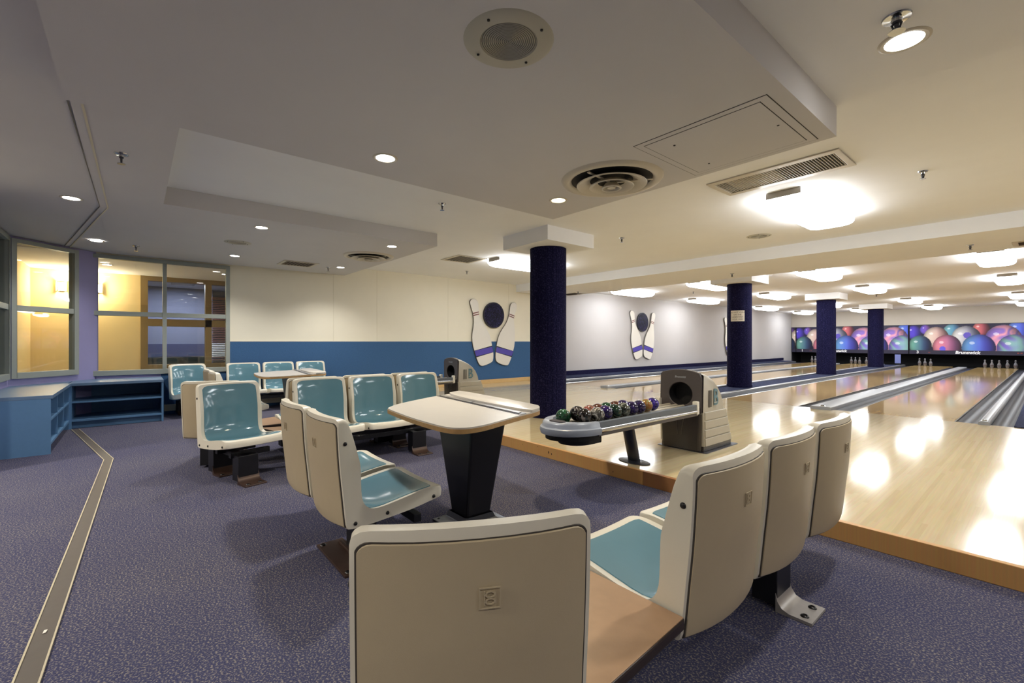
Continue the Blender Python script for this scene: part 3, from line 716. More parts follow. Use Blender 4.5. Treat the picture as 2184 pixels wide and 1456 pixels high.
# sprinklers
def sprinkler_meshes():
    plate = MB().lathe([(0.036, 0), (0.034, -0.006), (0.014, -0.010), (0.012, -0.02)], 20).mesh('escutcheon', M['chrome'], 40)
    body = MB().lathe([(0.011, -0.008), (0.011, -0.028), (0.006, -0.03), (0.005, -0.055)], 12).mesh('nozzle', M['grey_steel'], 40)
    arms = MB().tube((-0.012, 0, -0.026), (-0.004, 0, -0.06), 0.0028, seg=6).tube((0.012, 0, -0.026), (0.004, 0, -0.06), 0.0028, seg=6).mesh('frame_arm', M['grey_steel'])
    defl = MB().lathe([(0.0005, -0.058), (0.020, -0.060), (0.021, -0.063), (0.0005, -0.063)], 14).mesh('deflector', M['chrome'])
    return [('escutcheon', plate), ('nozzle', body), ('frame_arm', arms), ('deflector', defl)]
SPR = sprinkler_meshes()
for x, y, z, lb in ((-0.41, 2.41, CC, 'chrome sprinkler beside the upper right downlight'), (-3.99, -0.07, CB, 'dark sprinkler at upper left beside the ceiling track'),
                    (-7.70, 0.01, CB, 'sprinkler above the window bay'), (-7.86, 2.51, CB, 'small sprinkler above the cream wall next to a downlight'),
                    (-4.03, 2.43, CL, 'sprinkler in the ceiling channel left of the warm spotlight'), (-3.78, 5.12, CL, 'sprinkler right of the nearest pillar capital'),
                    (-0.69, 5.05, CL, 'sprinkler right of the nearest lane lamp'), (-7.57, 5.14, CL, 'sprinkler near the wall behind the square grey vent'),
                    (-3.74, 8.36, CBM, 'sprinkler under the beam before the second pillar'), (-0.67, 8.23, CBM, 'sprinkler under the beam at far right'),
                    (-7.55, 8.45, CBM, 'sprinkler under the beam beside the dark vent'), (-6.55, 12.2, CL, 'small sprinkler over lane one beyond the beam'),
                    (-3.3, 12.2, CL, 'small sprinkler over lane three beyond the beam'), (-3.4, 17.2, CL, 'tiny sprinkler far over lane three')):
    t = empty('sprinkler', (x, y, z)); tag(t, lb, 'sprinkler', 'ceiling sprinklers')
    if z == CC: t.scale = (1.4, 1.4, 0.95)
    elif y < 3: t.scale = (1.1, 1.1, 1.1)
    for nm, me in SPR:
        c = bpy.data.objects.new(nm, me); COL.objects.link(c); c.parent = t

# ================================================================== CHAIRS
W2 = 0.238
SIDE = [(0.000, .740), (0.008, .752), (0.044, .748), (0.074, .660), (0.089, .599), (0.101, .545), (0.104, .454), (0.108, .382), (0.127, .338), (0.165, .318), (0.227, .319), (0.363, .341), (0.480, .353), (0.528, .352), (0.543, .342),
        (0.545, .306), (0.535, .293), (0.480, .284), (0.363, .268), (0.162, .249), (0.062, .247), (0.041, .258), (0.034, .300), (0.022, .42), (0.012, .52), (0.004, .64)]
CENT = [(-.038, .744), (-.030, .756), (0.006, .752), (0.022, .690), (0.028, .620), (0.036, .550), (0.040, .460), (0.050, .385), (0.080, .322), (0.130, .298), (0.215, .296), (0.363, .322), (0.470, .342), (0.525, .343), (0.542, .333),
        (0.545, .300), (0.535, .288), (0.480, .280), (0.363, .262), (0.162, .240), (0.050, .238), (0.015, .246), (0.000, .290), (-.014, .42), (-.026, .52), (-.034, .64)]
def catmull(P, sub, closed):
    n = len(P); out = []
    for i in range(n if closed else n - 1):
        g = lambda k: P[k % n] if closed else P[max(0, min(n - 1, k))]
        p0, p1, p2, p3 = [np.array(g(i + d)) for d in (-1, 0, 1, 2)]
        for s in range(sub):
            t = s / sub
            out.append(tuple(0.5 * ((2 * p1) + (p2 - p0) * t + (2 * p0 - 5 * p1 + 4 * p2 - p3) * t * t + (3 * p1 - p0 - 3 * p2 + p3) * t ** 3)))
    if not closed: out.append(P[-1])
    return out
def chair_pt(i, x):
    """point i of the side profile at lateral x, blended towards the hollowed middle profile"""
    k = min(1, abs(x) / W2); g = 1 - k ** 2.2
    y = SIDE[i][0] * (1 - g) + CENT[i][0] * g; z = SIDE[i][1] * (1 - g) + CENT[i][1] * g
    r = 0.034; e = abs(x) - (W2 - r)
    if e > 0 and z > 0.45:
        z -= (r - math.sqrt(max(0, r * r - e * e))) * min(1, (z - 0.45) / 0.2) * 0.75
    if e > 0 and y > 0.42:
        y -= (r - math.sqrt(max(0, r * r - e * e))) * 0.8
    return (y, z)
XS = [-W2, -W2 + 0.002, -W2 + 0.008, -W2 + 0.02, -0.20, -0.165, -0.12, -0.06]
XS = XS + [0] + [-x for x in XS[::-1]]
def make_chair_meshes():
    shell = MB(); P = []
    for k, x in enumerate(XS):
        prof = catmull([chair_pt(i, x) for i in range(len(SIDE))], 2, True)
        if k in (0, len(XS) - 1):
            cy_, cz_ = 0.2, 0.4
            pass
        P.append([(x, y, z) for y, z in prof])
    n = len(P[0])
    vs = [p for r in P for p in r]; fs = []
    for i in range(len(P) - 1):
        for j in range(n):
            fs.append([i * n + j, i * n + (j + 1) % n, (i + 1) * n + (j + 1) % n, (i + 1) * n + j])
    fs.append(list(range(n))[::-1]); fs.append([(len(P) - 1) * n + j for j in range(n)])
    shell.add(vs, fs)
    sm = shell.mesh('shell', M['shell'], 42)
    # teal inner liner: a thin skin over the inner face, edges tucked into the shell
    lx = [-0.212, -0.208, -0.19, -0.16, -0.12, -0.06, 0, 0.06, 0.12, 0.16, 0.19, 0.208, 0.212]
    rows_ = []
    for x in lx:
        prof = catmull([chair_pt(i, x) for i in range(2, 14)], 4, False)
        A = np.array(prof); seg = np.r_[0, np.cumsum(np.hypot(*np.diff(A, axis=0).T))]; T = seg[-1]
        e = 0.012 + 0.03 * max(0, (abs(x) - 0.17) / 0.042) ** 2
        ss = np.r_[e, e + 0.003, np.linspace(e + 0.02, T - 0.028 - e * 0.5, 34), T - 0.022 - e * 0.5]
        yy = np.interp(ss, seg, A[:, 0]); zz = np.interp(ss, seg, A[:, 1])
        ty = np.gradient(yy); tz = np.gradient(zz); L = np.hypot(ty, tz); ny, nz = -tz / L, ty / L
        row = []
        for j in range(len(ss)):
            edge = j in (0, len(ss) - 1) or x in (lx[0], lx[-1])
            d = -0.004 if edge else 0.0035
            row.append((x, yy[j] + d * ny[j] * 1.0, zz[j] + d * nz[j]))
        rows_.append(row)
    liner = MB().grid(rows_).mesh('seat_liner', M['teal'], 50)
    # tan rear panel
    rows_ = []
    px = [-0.226, -0.224, -0.220, -0.214, -0.206, -0.196, -0.16, -0.11, -0.055, 0, 0.055, 0.11, 0.16, 0.196, 0.206, 0.214, 0.220, 0.224, 0.226]
    for x in px:
        prof = catmull([chair_pt(i, x) for i in (20, 21, 22, 23, 24, 25, 0)], 5, False)
        A = np.array(prof); k = min(1, abs(x) / W2)
        ztop = 0.734 - (0.03 - math.sqrt(max(0, 0.03 ** 2 - max(0, abs(x) - 0.196) ** 2))) * 0.9
        zz = np.r_[0.246 + 0.012 * k, 0.250 + 0.012 * k, np.linspace(0.27, ztop - 0.02, 14), ztop - 0.004, ztop]
        o = np.argsort(A[:, 1]); yy = np.interp(zz, A[o, 1], A[o, 0])
        row = []
        for j in range(len(zz)):
            edge = j in (0, len(zz) - 1) or x in (px[0], px[-1])
            row.append((x, yy[j] + (0.004 if edge else -0.0055), zz[j]))
        rows_.append(row)
    panel = MB().grid(rows_).mesh('back_panel', M['panel'], 50)
    gap = MB().grid([[(x * 1.018, y + 0.0040, 0.5 + (z - 0.5) * 1.016) for x, y, z in r] for r in rows_]).mesh('panel_seam', M['seam'], 50)
    bolt = MB().lathe([(0.0095, 0.0), (0.0085, 0.003), (0.005, 0.0055), (0.0004, 0.006)], 12).mesh('bolt', M['bolt'], 60)
    return sm, liner, panel, bolt, gap
CH_SHELL, CH_LINER, CH_PANEL, CH_BOLT, CH_GAP = make_chair_meshes()
def emblem_mesh():
    mb = MB(); h = 0.021; wd = 0.0022
    for a in range(4):
        T = Matrix.Rotation(a * PI / 2, 4, 'Z'); mb.box(-h, h, h - wd, h, 0, 0.0022, 0, T)
    mb.box(-0.0115, -0.0095, -0.014, 0.014, 0, 0.002)
    for cy_ in (0.0068, -0.0068):
        out = [(0.0105 * math.cos(t) * 1.0 + 0.001, cy_ + 0.0066 * math.sin(t)) for t in [2 * PI * k / 16 for k in range(16)]]
        inn = [(0.0070 * math.cos(t) + 0.001, cy_ + 0.0043 * math.sin(t)) for t in [2 * PI * k / 16 for k in range(16)]]
        for k in range(16):
            k2 = (k + 1) % 16
            mb.prism([out[k], out[k2], inn[k2], inn[k]], 0, 0.002)
    return mb.mesh('emblem', M['panel'])
EMB = emblem_mesh()
SEATS = {'right': 'fixed seats facing the front table from the right', }
def chair(px, py, face, label, group, detail=True):
    """px, py: middle of the rear edge; face: direction it faces, radians from +X"""
    t = empty('bowling_chair', (px, py, 0), face - PI / 2); tag(t, label, 'chair', group)
    for nm, me in (('shell', CH_SHELL), ('seat_liner', CH_LINER), ('back_panel', CH_PANEL), ('panel_seam', CH_GAP)):
        c = bpy.data.objects.new(nm, me); COL.objects.link(c); c.parent = t
        if nm == 'seat_liner': c['label'] = 'glossy teal seat liner'
    if detail:
        e = bpy.data.objects.new('emblem', EMB); COL.objects.link(e); e.parent = t
        e.location = (0.02, -0.0405, 0.622); e.rotation_euler = (PI / 2 + 0.07, 0, 0)
        for s in (-1, 1):
            for y, z in ((0.030, 0.640), (0.078, 0.268), (0.234, 0.280), (0.487, 0.305)):
                b = bpy.data.objects.new('bolt', CH_BOLT); COL.objects.link(b); b.parent = t
                b.location = (s * W2, y, z); b.rotation_euler = (0, s * PI / 2, 0)
    return t
POST = MB().prism([(-0.075, -0.05), (0.075, -0.05), (0.075, 0.05), (-0.075, 0.05)], 0.02, 0.215).mesh('post', M['black'], bevel=0.004)
def foot_mesh(m):
    mb = MB(); sec = [(0.045, 0.075), (0.052, 0.045), (0.068, 0.022), (0.095, 0.012), (0.175, 0.012), (0.177, 0.006), (0.175, 0.0), (0.045, 0.0)]
    n = len(sec); wx = 0.08
    vs = [(-wx, y, z) for y, z in sec] + [(wx, y, z) for y, z in sec]
    mb.add(vs, [list(range(n)), list(range(n, 2 * n))[::-1]] + [[i, n + i, n + (i + 1) % n, (i + 1) % n] for i in range(n)])
    return mb.mesh('foot', m, 35)
FOOT_B, FOOT_S = foot_mesh(M['brown_steel']), foot_mesh(M['silver_steel'])
FBOLT = MB().lathe([(0.016, 0.0), (0.014, 0.004), (0.009, 0.006), (0.0085, 0.003), (0.0004, 0.003)], 14).mesh('bolt', M['bolt'], 50)
def bench_base(px, py, face, half, stands, label, group, foot=None, rear_out=False):
    """black steel frame under a row of seats; local x along the row, y the way the seats face"""
    foot = foot or FOOT_B
    t = empty('bench_base', (px, py, 0), face - PI / 2); tag(t, label, 'bench base', group)
    for y in (0.16, 0.40):
        MB().box(-half, half, y - 0.02, y + 0.02, 0.19, 0.232).build('rail', M['black'], t, bevel=0.003)
    for sx in stands:
        MB().box(sx - 0.03, sx + 0.03, 0.07 if rear_out else -0.02, 0.50, 0.175, 0.215).build('cross_arm', M['black'], t, bevel=0.003)
        for y, fl in ((0.46, 1), (0.13 if rear_out else 0.02, -1)):
            p = bpy.data.objects.new('post', POST); COL.objects.link(p); p.parent = t; p.location = (sx, y, 0)
            f_ = bpy.data.objects.new('foot', foot); COL.objects.link(f_); f_.parent = t; f_.location = (sx, y, 0)
            if fl < 0 and rear_out: f_.rotation_euler = (0, 0, PI)
            for bx in (-0.045, 0.045):
                b = bpy.data.objects.new('bolt', FBOLT); COL.objects.link(b); b.parent = f_; b.location = (bx, 0.14, 0.012)
    return t
def wedge(pts, label, group, z=0.33):
    t = empty('corner_table', (sum(p[0] for p in pts) / len(pts), sum(p[1] for p in pts) / len(pts), 0)); tag(t, label, 'corner table', group)
    P = [(p[0] - t.location.x, p[1] - t.location.y) for p in pts]
    a = sum(P[i][0] * P[(i + 1) % len(P)][1] - P[(i + 1) % len(P)][0] * P[i][1] for i in range(len(P)))
    if a < 0: P = P[::-1]
    MB().prism(P, z - 0.034, z - 0.002).build('edge_band', M['wedge_edge'], t, bevel=0.006)
    Q = [(p[0] * 0.985, p[1] * 0.985) for p in P]
    MB().prism(Q, z - 0.003, z).build('table_surface', M['wedge'], t, bevel=0.001)
    MB().box(-0.05, 0.05, -0.05, 0.05, 0.20, z - 0.034).build('bracket', M['black'], t)
    return t
def seat_group(ox, g):
    """seats on the right side (facing -X) and the pair behind the table (facing +Y)"""
    near = g == 'front'
    G = 'fixed seats round the %s table' % g
    R = -0.64 + ox - (0 if near else 0.02)
    dy = 0.0 if near else 0.08
    fs = math.radians(180 - 28)
    fx, fy = -0.725 + ox - (0 if near else 0.05), 0.515 + (0 if near else 0.0)
    r_lab = (('seat back nearest in the right hand row, beside the foreground seat', 'middle seat of the right hand row seen from behind', 'farthest seat of the right hand row, next to the raised approach')
             if near else ('seat back just showing behind the first teal seat of the middle row', 'seat back just showing behind the second teal seat of the middle row', 'seat back just showing behind the third teal seat of the middle row'))
    for k, lb in enumerate(r_lab):
        chair(R, 1.43 + 0.52 * k - dy, PI, 'ivory ' + lb, G, near)
    chair(fx, fy, fs, 'large ivory and tan seat back in the foreground at bottom centre' if near else 'tan seat back standing right behind the single turned teal seat', G, near)
    bench_base(R, 1.95 - dy, PI, 0.74, [0.14] if near else [0.20, -0.60], 'black steel base with pale feet under the right hand row' if near else 'black steel base under the seats behind the middle row', 'steel bench bases', FOOT_S if near else None, near)
    bench_base(fx, fy, fs, 0.15, [0.0], 'black steel base under the foreground seat' if near else 'black steel base under the turned tan seat back', 'steel bench bases', FOOT_S if near else None, near)
    t_ = Vector((math.cos(fs - PI / 2), math.sin(fs - PI / 2))); q = Vector((math.cos(fs), math.sin(fs)))
    c0 = Vector((fx, fy)) + t_ * 0.25 + q * 0.03; c1 = c0 + q * 0.47
    wedge([(c0.x, c0.y), (R - 0.02, 1.185 - dy), (R - 0.50, 1.185 - dy), (c1.x, c1.y)], 'tan wedge shaped corner table between the %s' % ('foreground seat and the right hand row' if near else 'two rows of seat backs at left'), 'wedge corner tables')
    # the pair whose backs face the camera
    for k, x in enumerate((-2.29, -2.83)):
        lb = (('ivory seat left of the white table leg, seen from its side', 'ivory seat left of the one beside the table, only back and seat edge seen') if near
              else ('ivory seat seen from the side behind the turned teal seat, near the far table', 'seat back at far left, left of the far table pair'))[k]
        chair(x + ox, 0.70, PI / 2, lb, G, near)
    t = empty('bench_base', (-2.56 + ox, 0.70, 0)); tag(t, 'black steel base on a wide brown plate under the paired seats' if near else 'black steel base under the far paired seats', 'bench base', 'steel bench bases')
    MB().box(-0.5, 0.5, 0.14, 0.18, 0.19, 0.232).build('rail', M['black'], t, bevel=0.003); MB().box(-0.5, 0.5, 0.38, 0.42, 0.19, 0.232).build('rail', M['black'], t, bevel=0.003)
    MB().box(0.16, 0.32, 0.16, 0.26, 0.01, 0.20).build('post', M['black'], t, bevel=0.004)
    MB().box(0.20, 0.26, 0.10, 0.47, 0.17, 0.215).build('cross_arm', M['black'], t, bevel=0.003)
    MB().prism([(0.02, 0.05), (0.45, 0.05), (0.45, 0.19), (0.02, 0.19)], 0.0, 0.012).build('foot', M['brown_steel'], t, bevel=0.003)
    MB().prism([(0.02, 0.24), (0.45, 0.24), (0.45, 0.38), (0.02, 0.38)], 0.0, 0.012).build('foot', M['grey_steel'], t, bevel=0.003)
    MB().box(0.08, 0.40, 0.145, 0.165, 0.011, 0.03).build('foot_ridge', M['brown_steel'], t, bevel=0.006)
    for bx, by in ((0.05, 0.075), (0.42, 0.075)):
        b = bpy.data.objects.new('bolt', FBOLT); COL.objects.link(b); b.parent = t; b.location = (bx, by, 0.012)
def seat_group_left(ox, g):
    """seats on the left side of a table: three facing +X and one turned towards the table"""
    near = g == 'front'
    G = 'fixed seats round the %s table' % g
    Rr = -4.54 + ox
    for k in range(3):
        lb = ('%s teal seat of the middle row of three' if near else '%s teal seat of the far row against the blue wall') % ('first', 'second', 'third')[k]
        chair(Rr, 1.36 + 0.52 * k, 0.03, 'ivory edged ' + lb, G, near)
    bench_base(Rr, 1.90, 0.0, 0.74, [-0.30, 0.62] if False else [0.55, -0.27], 'black steel base with brown feet under the %s' % ('middle row of teal seats' if near else 'far teal row by the blue wall'), 'steel bench bases')
    sa = math.radians(15)
    sx, sy = -4.55 + ox, 0.61
    chair(sx, sy, sa, 'single turned teal seat facing the camera, left of the middle row' if near else 'teal seat at far left below the window, facing the camera', G, near)
    bench_base(sx, sy, sa, 0.15, [0.06], 'black steel base with brown foot under the single turned seat' if near else 'black steel base under the far left teal seat', 'steel bench bases')
    t_ = Vector((math.cos(sa + PI / 2), math.sin(sa + PI / 2))); q = Vector((math.cos(sa), math.sin(sa)))
    c0 = Vector((sx, sy)) + t_ * 0.25 + q * 0.05; c1 = c0 + q * 0.45
    wedge([(c0.x, c0.y), (c1.x, c1.y), (Rr + 0.50, 1.11), (Rr + 0.05, 1.11)], 'tan wedge corner table between turned seat and %s row' % ('middle' if near else 'far'), 'wedge corner tables')
seat_group(0.0, 'front'); seat_group_left(0.0, 'front')
seat_group(-3.99, 'far'); seat_group_left(-3.97, 'far')

# ================================================================== SCORING TABLES
def chaikin(P, it=2, keep=0.25):
    for _ in range(it):
        Q = []
        for i in range(len(P)):
            a, b = np.array(P[i]), np.array(P[(i + 1) % len(P)])
            Q += [tuple(a * (1 - keep) + b * keep), tuple(a * keep + b * (1 - keep))]
        P = Q
    return P
def score_table(ox, label):
    t = empty('score_table', (-2.30 + ox, 1.59, 0)); tag(t, label, 'table', 'white scoring tables')
    def loc(P): return [(x + 2.30, y - 1.59) for x, y in P]
    main = loc([(-2.507, 1.144), (-2.556, 1.160), (-2.665, 1.267), (-2.762, 1.435), (-2.887, 1.681), (-2.97, 1.93), (-2.94, 1.958), (-2.02, 1.880), (-1.94, 1.842), (-1.893, 1.78),
                (-1.836, 1.586), (-1.788, 1.441), (-1.734, 1.292), (-1.722, 1.197), (-1.738, 1.145), (-1.785, 1.112), (-1.893, 1.100), (-2.169, 1.106)])[::-1]
    main = chaikin(main, 2)
    MB().prism(main, 0.679, 0.700).build('edge_band', M['ply'], t, smooth=40)
    inner = [(x * 0.994, y * 0.994) for x, y in main]
    MB().prism(inner, 0.699, 0.7075).build('tabletop', M['laminate'], t, smooth=40)
    slab = chaikin(loc([(-2.872, 1.752), (-2.972, 1.930), (-2.945, 1.957), (-2.02, 1.880), (-1.945, 1.842), (-1.892, 1.785), (-1.858, 1.668)]), 2)[::-1]
    MB().prism(slab, 0.7075, 0.722).build('raised_shelf', M['laminate'], t, smooth=40, bevel=0.002)
    gr = loc([(-2.880, 1.690), (-1.846, 1.598), (-1.862, 1.660), (-2.868, 1.750)])
    MB().prism(gr, 0.700, 0.7095).build('paper_trough', M['grey_steel'], t)
    for f0, f1 in ((0.02, 0.44), (0.47, 0.97)):
        a = Vector(gr[0]).lerp(Vector(gr[1]), f0); b = Vector(gr[0]).lerp(Vector(gr[1]), f1); up = Vector((0.004, 0.012))
        c_, d_ = Vector(gr[3]).lerp(Vector(gr[2]), f1), Vector(gr[3]).lerp(Vector(gr[2]), f0)
        MB().prism([tuple(a + up), tuple(b + up), tuple(c_ - up), tuple(d_ - up)], 0.7095, 0.714).build('trough_bar', M['alu'], t, bevel=0.002)
    # tapered pedestal with a sloping base plate
    Z = [(0.215, 0.155, 0.672), (0.10, 0.085, 0.075)]
    top = [(-0.20, -0.13), (0.20, -0.13), (0.20, 0.13), (-0.20, 0.13)]; bot = [(-0.085, -0.085), (0.085, -0.085), (0.085, 0.085), (-0.085, 0.085)]
    MB().prism(bot, 0.055, 0.679, top=top).build('pedestal', M['black'], t, bevel=0.012)
    MB().prism([(-0.155, -0.18), (0.155, -0.18), (0.155, 0.18), (-0.155, 0.18)], 0.0, 0.012).build('base_plate', M['grey_steel'], t, bevel=0.004)
    rings = [(0.150, 0.172, 0.011), (0.125, 0.135, 0.018), (0.105, 0.11, 0.032), (0.097, 0.097, 0.062)]
    P = [[(sx * a, sy * b, z) for a, b, z in rings] for sx, sy in ((-1, -1), (1, -1), (1, 1), (-1, 1))]
    MB().grid(P, closeu=True).build('base_collar', M['grey_steel'], t, smooth=30)
    for sx in (-1, 1):
        for sy in (-1, 1):
            b = bpy.data.objects.new('bolt', FBOLT); COL.objects.link(b); b.parent = t; b.location = (sx * 0.125, sy * 0.15, 0.0125); b.scale = (0.7, 0.7, 0.7)
    return t
score_table(0.0, 'white topped scoring table on a tapered black pedestal, nearest the camera')
score_table(-3.93, 'small far white scoring table amid the teal seats by the blue wall')
# power outlet set in the carpet beside the table
t = empty('floor_outlet', (-2.055, 1.585, 0), 0.9); tag(t, 'white oval floor outlet with two sockets beside the table base', 'outlet')
pts = arc(0.025, 0, 0.027, -PI / 2, PI / 2, 10) + arc(-0.025, 0, 0.027, PI / 2, 1.5 * PI, 10)
MB().prism(pts, 0, 0.012).build('outlet_plate', M['outlet'], t, bevel=0.003)
for s in (-1, 1):
    so = MB().lathe([(0.0004, 0.0128), (0.017, 0.0128), (0.018, 0.012)], 16).build('socket', M['base'], t, loc=(s * 0.021, 0, 0))
    for dx, dy in ((-0.006, 0.004), (0.006, 0.004), (0, -0.007)):
        MB().box(dx - 0.0016, dx + 0.0016, dy - 0.004, dy + 0.004, 0.0129, 0.0135).build('slot', M['bolt'], so)
for x, y, lb in ((-2.45, -0.262, 'tiny white paper scrap lying on the floor track'), (-2.46, -0.53, 'tiny white paper scrap on the carpet at the left picture edge')):
    z = 0.005 if y > -0.3 else 0.001
    o = MB().add([(-0.014, -0.004, z), (0.012, -0.006, z), (0.015, 0.004, z + 0.003), (-0.010, 0.006, z + 0.001)], [[0, 1, 2, 3]]).add([(-0.014, -0.004, z - .0006), (0.012, -0.006, z - .0006), (0.015, 0.004, z + 0.0024), (-0.010, 0.006, z + 0.0004)], [[3, 2, 1, 0]]).build('paper_scrap', M['paper'], loc=(x, y, 0))
    tag(o, lb, 'paper scrap')

# ================================================================== BALL RETURNS
def ball_return(ox, label, near):
    X0, Y0, Z0 = -2.215, 3.9, 0.105
    t = empty('ball_return', (X0 + ox, Y0, Z0)); tag(t, label, 'ball return', 'ball returns on the approach')
    hw = 0.215
    # hood body: side profile swept across with an arched top
    prof = [(0.012, 0.055), (0.0, 0.36), (0.012, 0.695), (0.045, 0.700), (0.12, 0.672), (0.20, 0.635), (0.27, 0.585), (0.33, 0.520), (0.37, 0.440), (0.385, 0.375), (0.392, 0.362), (0.435, 0.362), (0.50, 0.20), (0.545, 0.055)]
    prof = prof[:2] + prof[2:]
    P = []
    for k, x in enumerate((-hw, -hw + 0.006, -0.17, -0.11, -0.055, 0, 0.055, 0.11, 0.17, hw - 0.006, hw)):
        up = 0.040 * (1 - (x / hw) ** 2) - (0.006 if abs(x) == hw else 0)
        P.append([(x, y, z + (up if z > 0.5 else 0)) for y, z in prof])
    n = len(prof); vs = [p for r in P for p in r]; fs = []
    for i in range(len(P) - 1):
        for j in range(n):
            if j == 1: continue                                     # the upper front is a plate of its own
            fs.append([i * n + j, i * n + (j + 1) % n, (i + 1) * n + (j + 1) % n, (i + 1) * n + j])
    fs.append(list(range(n))[::-1]); fs.append([(len(P) - 1) * n + j for j in range(n)])
    MB().add(vs, fs).build('hood', M['hood'], t, smooth=38)
    # dark front plate with the round ball opening
    out = []; inn = []
    cz, rx, rz = 0.515, 0.116, 0.106
    for k in range(48):
        a = 2 * PI * k / 48; c, s = math.cos(a), math.sin(a)
        zt, zb = 0.702 - cz, 0.345 - cz
        m = 1e9
        if abs(c) > 1e-6: m = min(m, (hw - 0.012) / abs(c))
        m = min(m, (zt / s) if s > 1e-6 else 1e9, (zb / s) if s < -1e-6 else 1e9)
        x, z = m * c, cz + m * s
        if z > 0.66: z += 0.040 * (1 - (x / hw) ** 2) * min(1, (z - 0.66) / 0.04)
        out.append((x, z)); inn.append((rx * c, cz + rz * s))
    mb = MB(); P = []
    rings = [(out, 0.020), (out, -0.004), ([(x * 0.985, cz + (z - cz) * 0.985) for x, z in out], -0.010), ([(x * 1.05, cz + (z - cz) * 1.05) for x, z in inn], -0.010), (inn, -0.005), (inn, 0.012)]
    P = [[(pts[k][0], y, pts[k][1]) for pts, y in rings] for k in range(48)]
    mb.grid(P, closeu=True).build('front_plate', M['hood_dark'], t, smooth=40)
    MB().grid([[(x, 0.0, z), (x * 0.95, 0.10, cz + (z - cz) * 0.95)] for x, z in inn], closeu=True).build('opening_sleeve', M['void'], t, smooth=60)
    MB().add([(x, 0.10, z) for x, z in inn], [list(range(48))]).build('opening_back', M['void'], t)
    text('maker_name', 'Brunswick', 0.026, (0, -0.0105, 0.672), (PI / 2, 0, 0), M['grey_pl'], t, extrude=0.0008, shear=0.2, offset=0.0006)
    # lower front: smoked box with rounded vertical edges and a curved moulding
    pts = rrect(-hw + 0.008, hw - 0.008, -0.02, 0.06, 0.035, 5)
    low = [(x * 0.93, y) for x, y in pts]
    MB().prism(low, 0.012, 0.345, 0, None, top=pts).build('lower_front', M['hood_low'], t, smooth=40)
    for s in (-1, 1):
        mb = MB(); P = []
        for k in range(13):
            a = PI / 2 * k / 12
            x = s * (0.035 + 0.075 * math.cos(a)) * -1 if s < 0 else 0.0
            x = s * (0.075 - 0.055 * math.sin(a)) ; z = 0.33 - 0.19 * (1 - math.cos(a))
            P.append([(x - 0.004, -0.0215, z), (x, -0.026, z), (x + 0.004, -0.0215, z)])
        mb.grid(P).build('curved_moulding', M['hood_dark'], t, smooth=60)
    MB().prism(rrect(-hw - 0.03, hw + 0.035, -0.01, 0.63, 0.02, 3), 0, 0.006).build('floor_plate', M['grey_steel'], t)
    MB().box(-hw + 0.004, hw - 0.004, 0.02, 0.555, 0.006, 0.058).build('plinth', M['hood_low'], t, bevel=0.004)
    for s in (-1, 1):
        for k in range(4):
            z1_ = 0.362 - k * 0.078; z0_ = z1_ - 0.072
            ya = lambda z: 0.435 + (0.362 - z) / (0.362 - 0.055) * 0.11
            q = [(0.03, z0_), (ya(z0_) - 0.004, z0_), (ya(z1_) - 0.004, z1_), (0.025, z1_)]
            d0 = s * (hw - 0.002); d1 = s * (hw + 0.007 + 0.0015 * k)
            vs = [(d0, y, z) for y, z in q] + [(d1, y, z - (0.004 if z == z1_ else 0)) for y, z in q]
            MB().add(vs, [[0, 1, 2, 3], [4, 5, 6, 7], [0, 1, 5, 4], [1, 2, 6, 5], [2, 3, 7, 6], [3, 0, 4, 7]]).build('side_rib', M['hood'], t, bevel=0.003)
        # emblem: four bars and a letter B with the maker's name
        em = empty('emblem', (s * (hw + 0.001), 0.085, 0.40), 0); em.parent = t
        ee = MB()
        for k in range(4):
            y0 = 0.006 + k * 0.019; ee.add([(0, y0, 0.0), (0, y0 + 0.0085 - k * 0.001, 0.0), (0, y0 + 0.0125 - k * 0.001, 0.155), (0, y0 + 0.004, 0.155)], [[0, 1, 2, 3]]).add([(s * 0.004, y0, 0.0), (s * 0.004, y0 + 0.0085 - k * 0.001, 0.0), (s * 0.004, y0 + 0.0125 - k * 0.001, 0.155), (s * 0.004, y0 + 0.004, 0.155)], [[0, 1, 2, 3]])
        tag(ee.build('emblem_bars', M['emblem_dark'], em), kind='stuff')
        text('emblem_letter', 'B', 0.215, (s * 0.004, 0.143, 0.080), (PI / 2, 0, s * PI / 2), M['emblem_blue'], em, extrude=0.0025, offset=0.003, sx=0.78)
        text('emblem_word', 'Brunswick', 0.017, (s * 0.008, 0.134, 0.040), (PI / 2, 0, s * PI / 2), M['outlet'], em, extrude=0.0006, sx=0.8)
    # rack: bed, ridges, side rails
    ya, yb = -1.43, -0.01
    MB().box(-0.175, 0.175, ya, yb, 0.372, 0.398).build('rack_bed', M['hood_dark'], t)
    for x in (-0.11, -0.04, 0.03, 0.10, 0.15):
        MB().tube((x, ya, 0.402), (x, yb, 0.402), 0.016, seg=8).build('ball_track', M['hood'], t, smooth=50)
    for s in (-1, 1):
        x0, x1 = (0.172, 0.205) if s > 0 else (-0.205, -0.172)
        MB().box(x0, x1, ya, yb - 0.07, 0.395, 0.440).build('rail_band', M['grey_band'], t, bevel=0.004)
        MB().tube((s * 0.192, ya, 0.379), (s * 0.192, yb - 0.07, 0.379), 0.019, seg=14).build('chrome_rail', M['chrome'], t, smooth=50)
        MB().box(x0 + 0.004, x1 - 0.004, ya, yb - 0.05, 0.340, 0.372).build('lower_rail', M['hood_dark'], t, bevel=0.004)
        MB().box(s * 0.187 - 0.024, s * 0.187 + 0.024, yb - 0.085, yb - 0.045, 0.352, 0.468).build('end_bracket', M['outlet'], t, bevel=0.008)
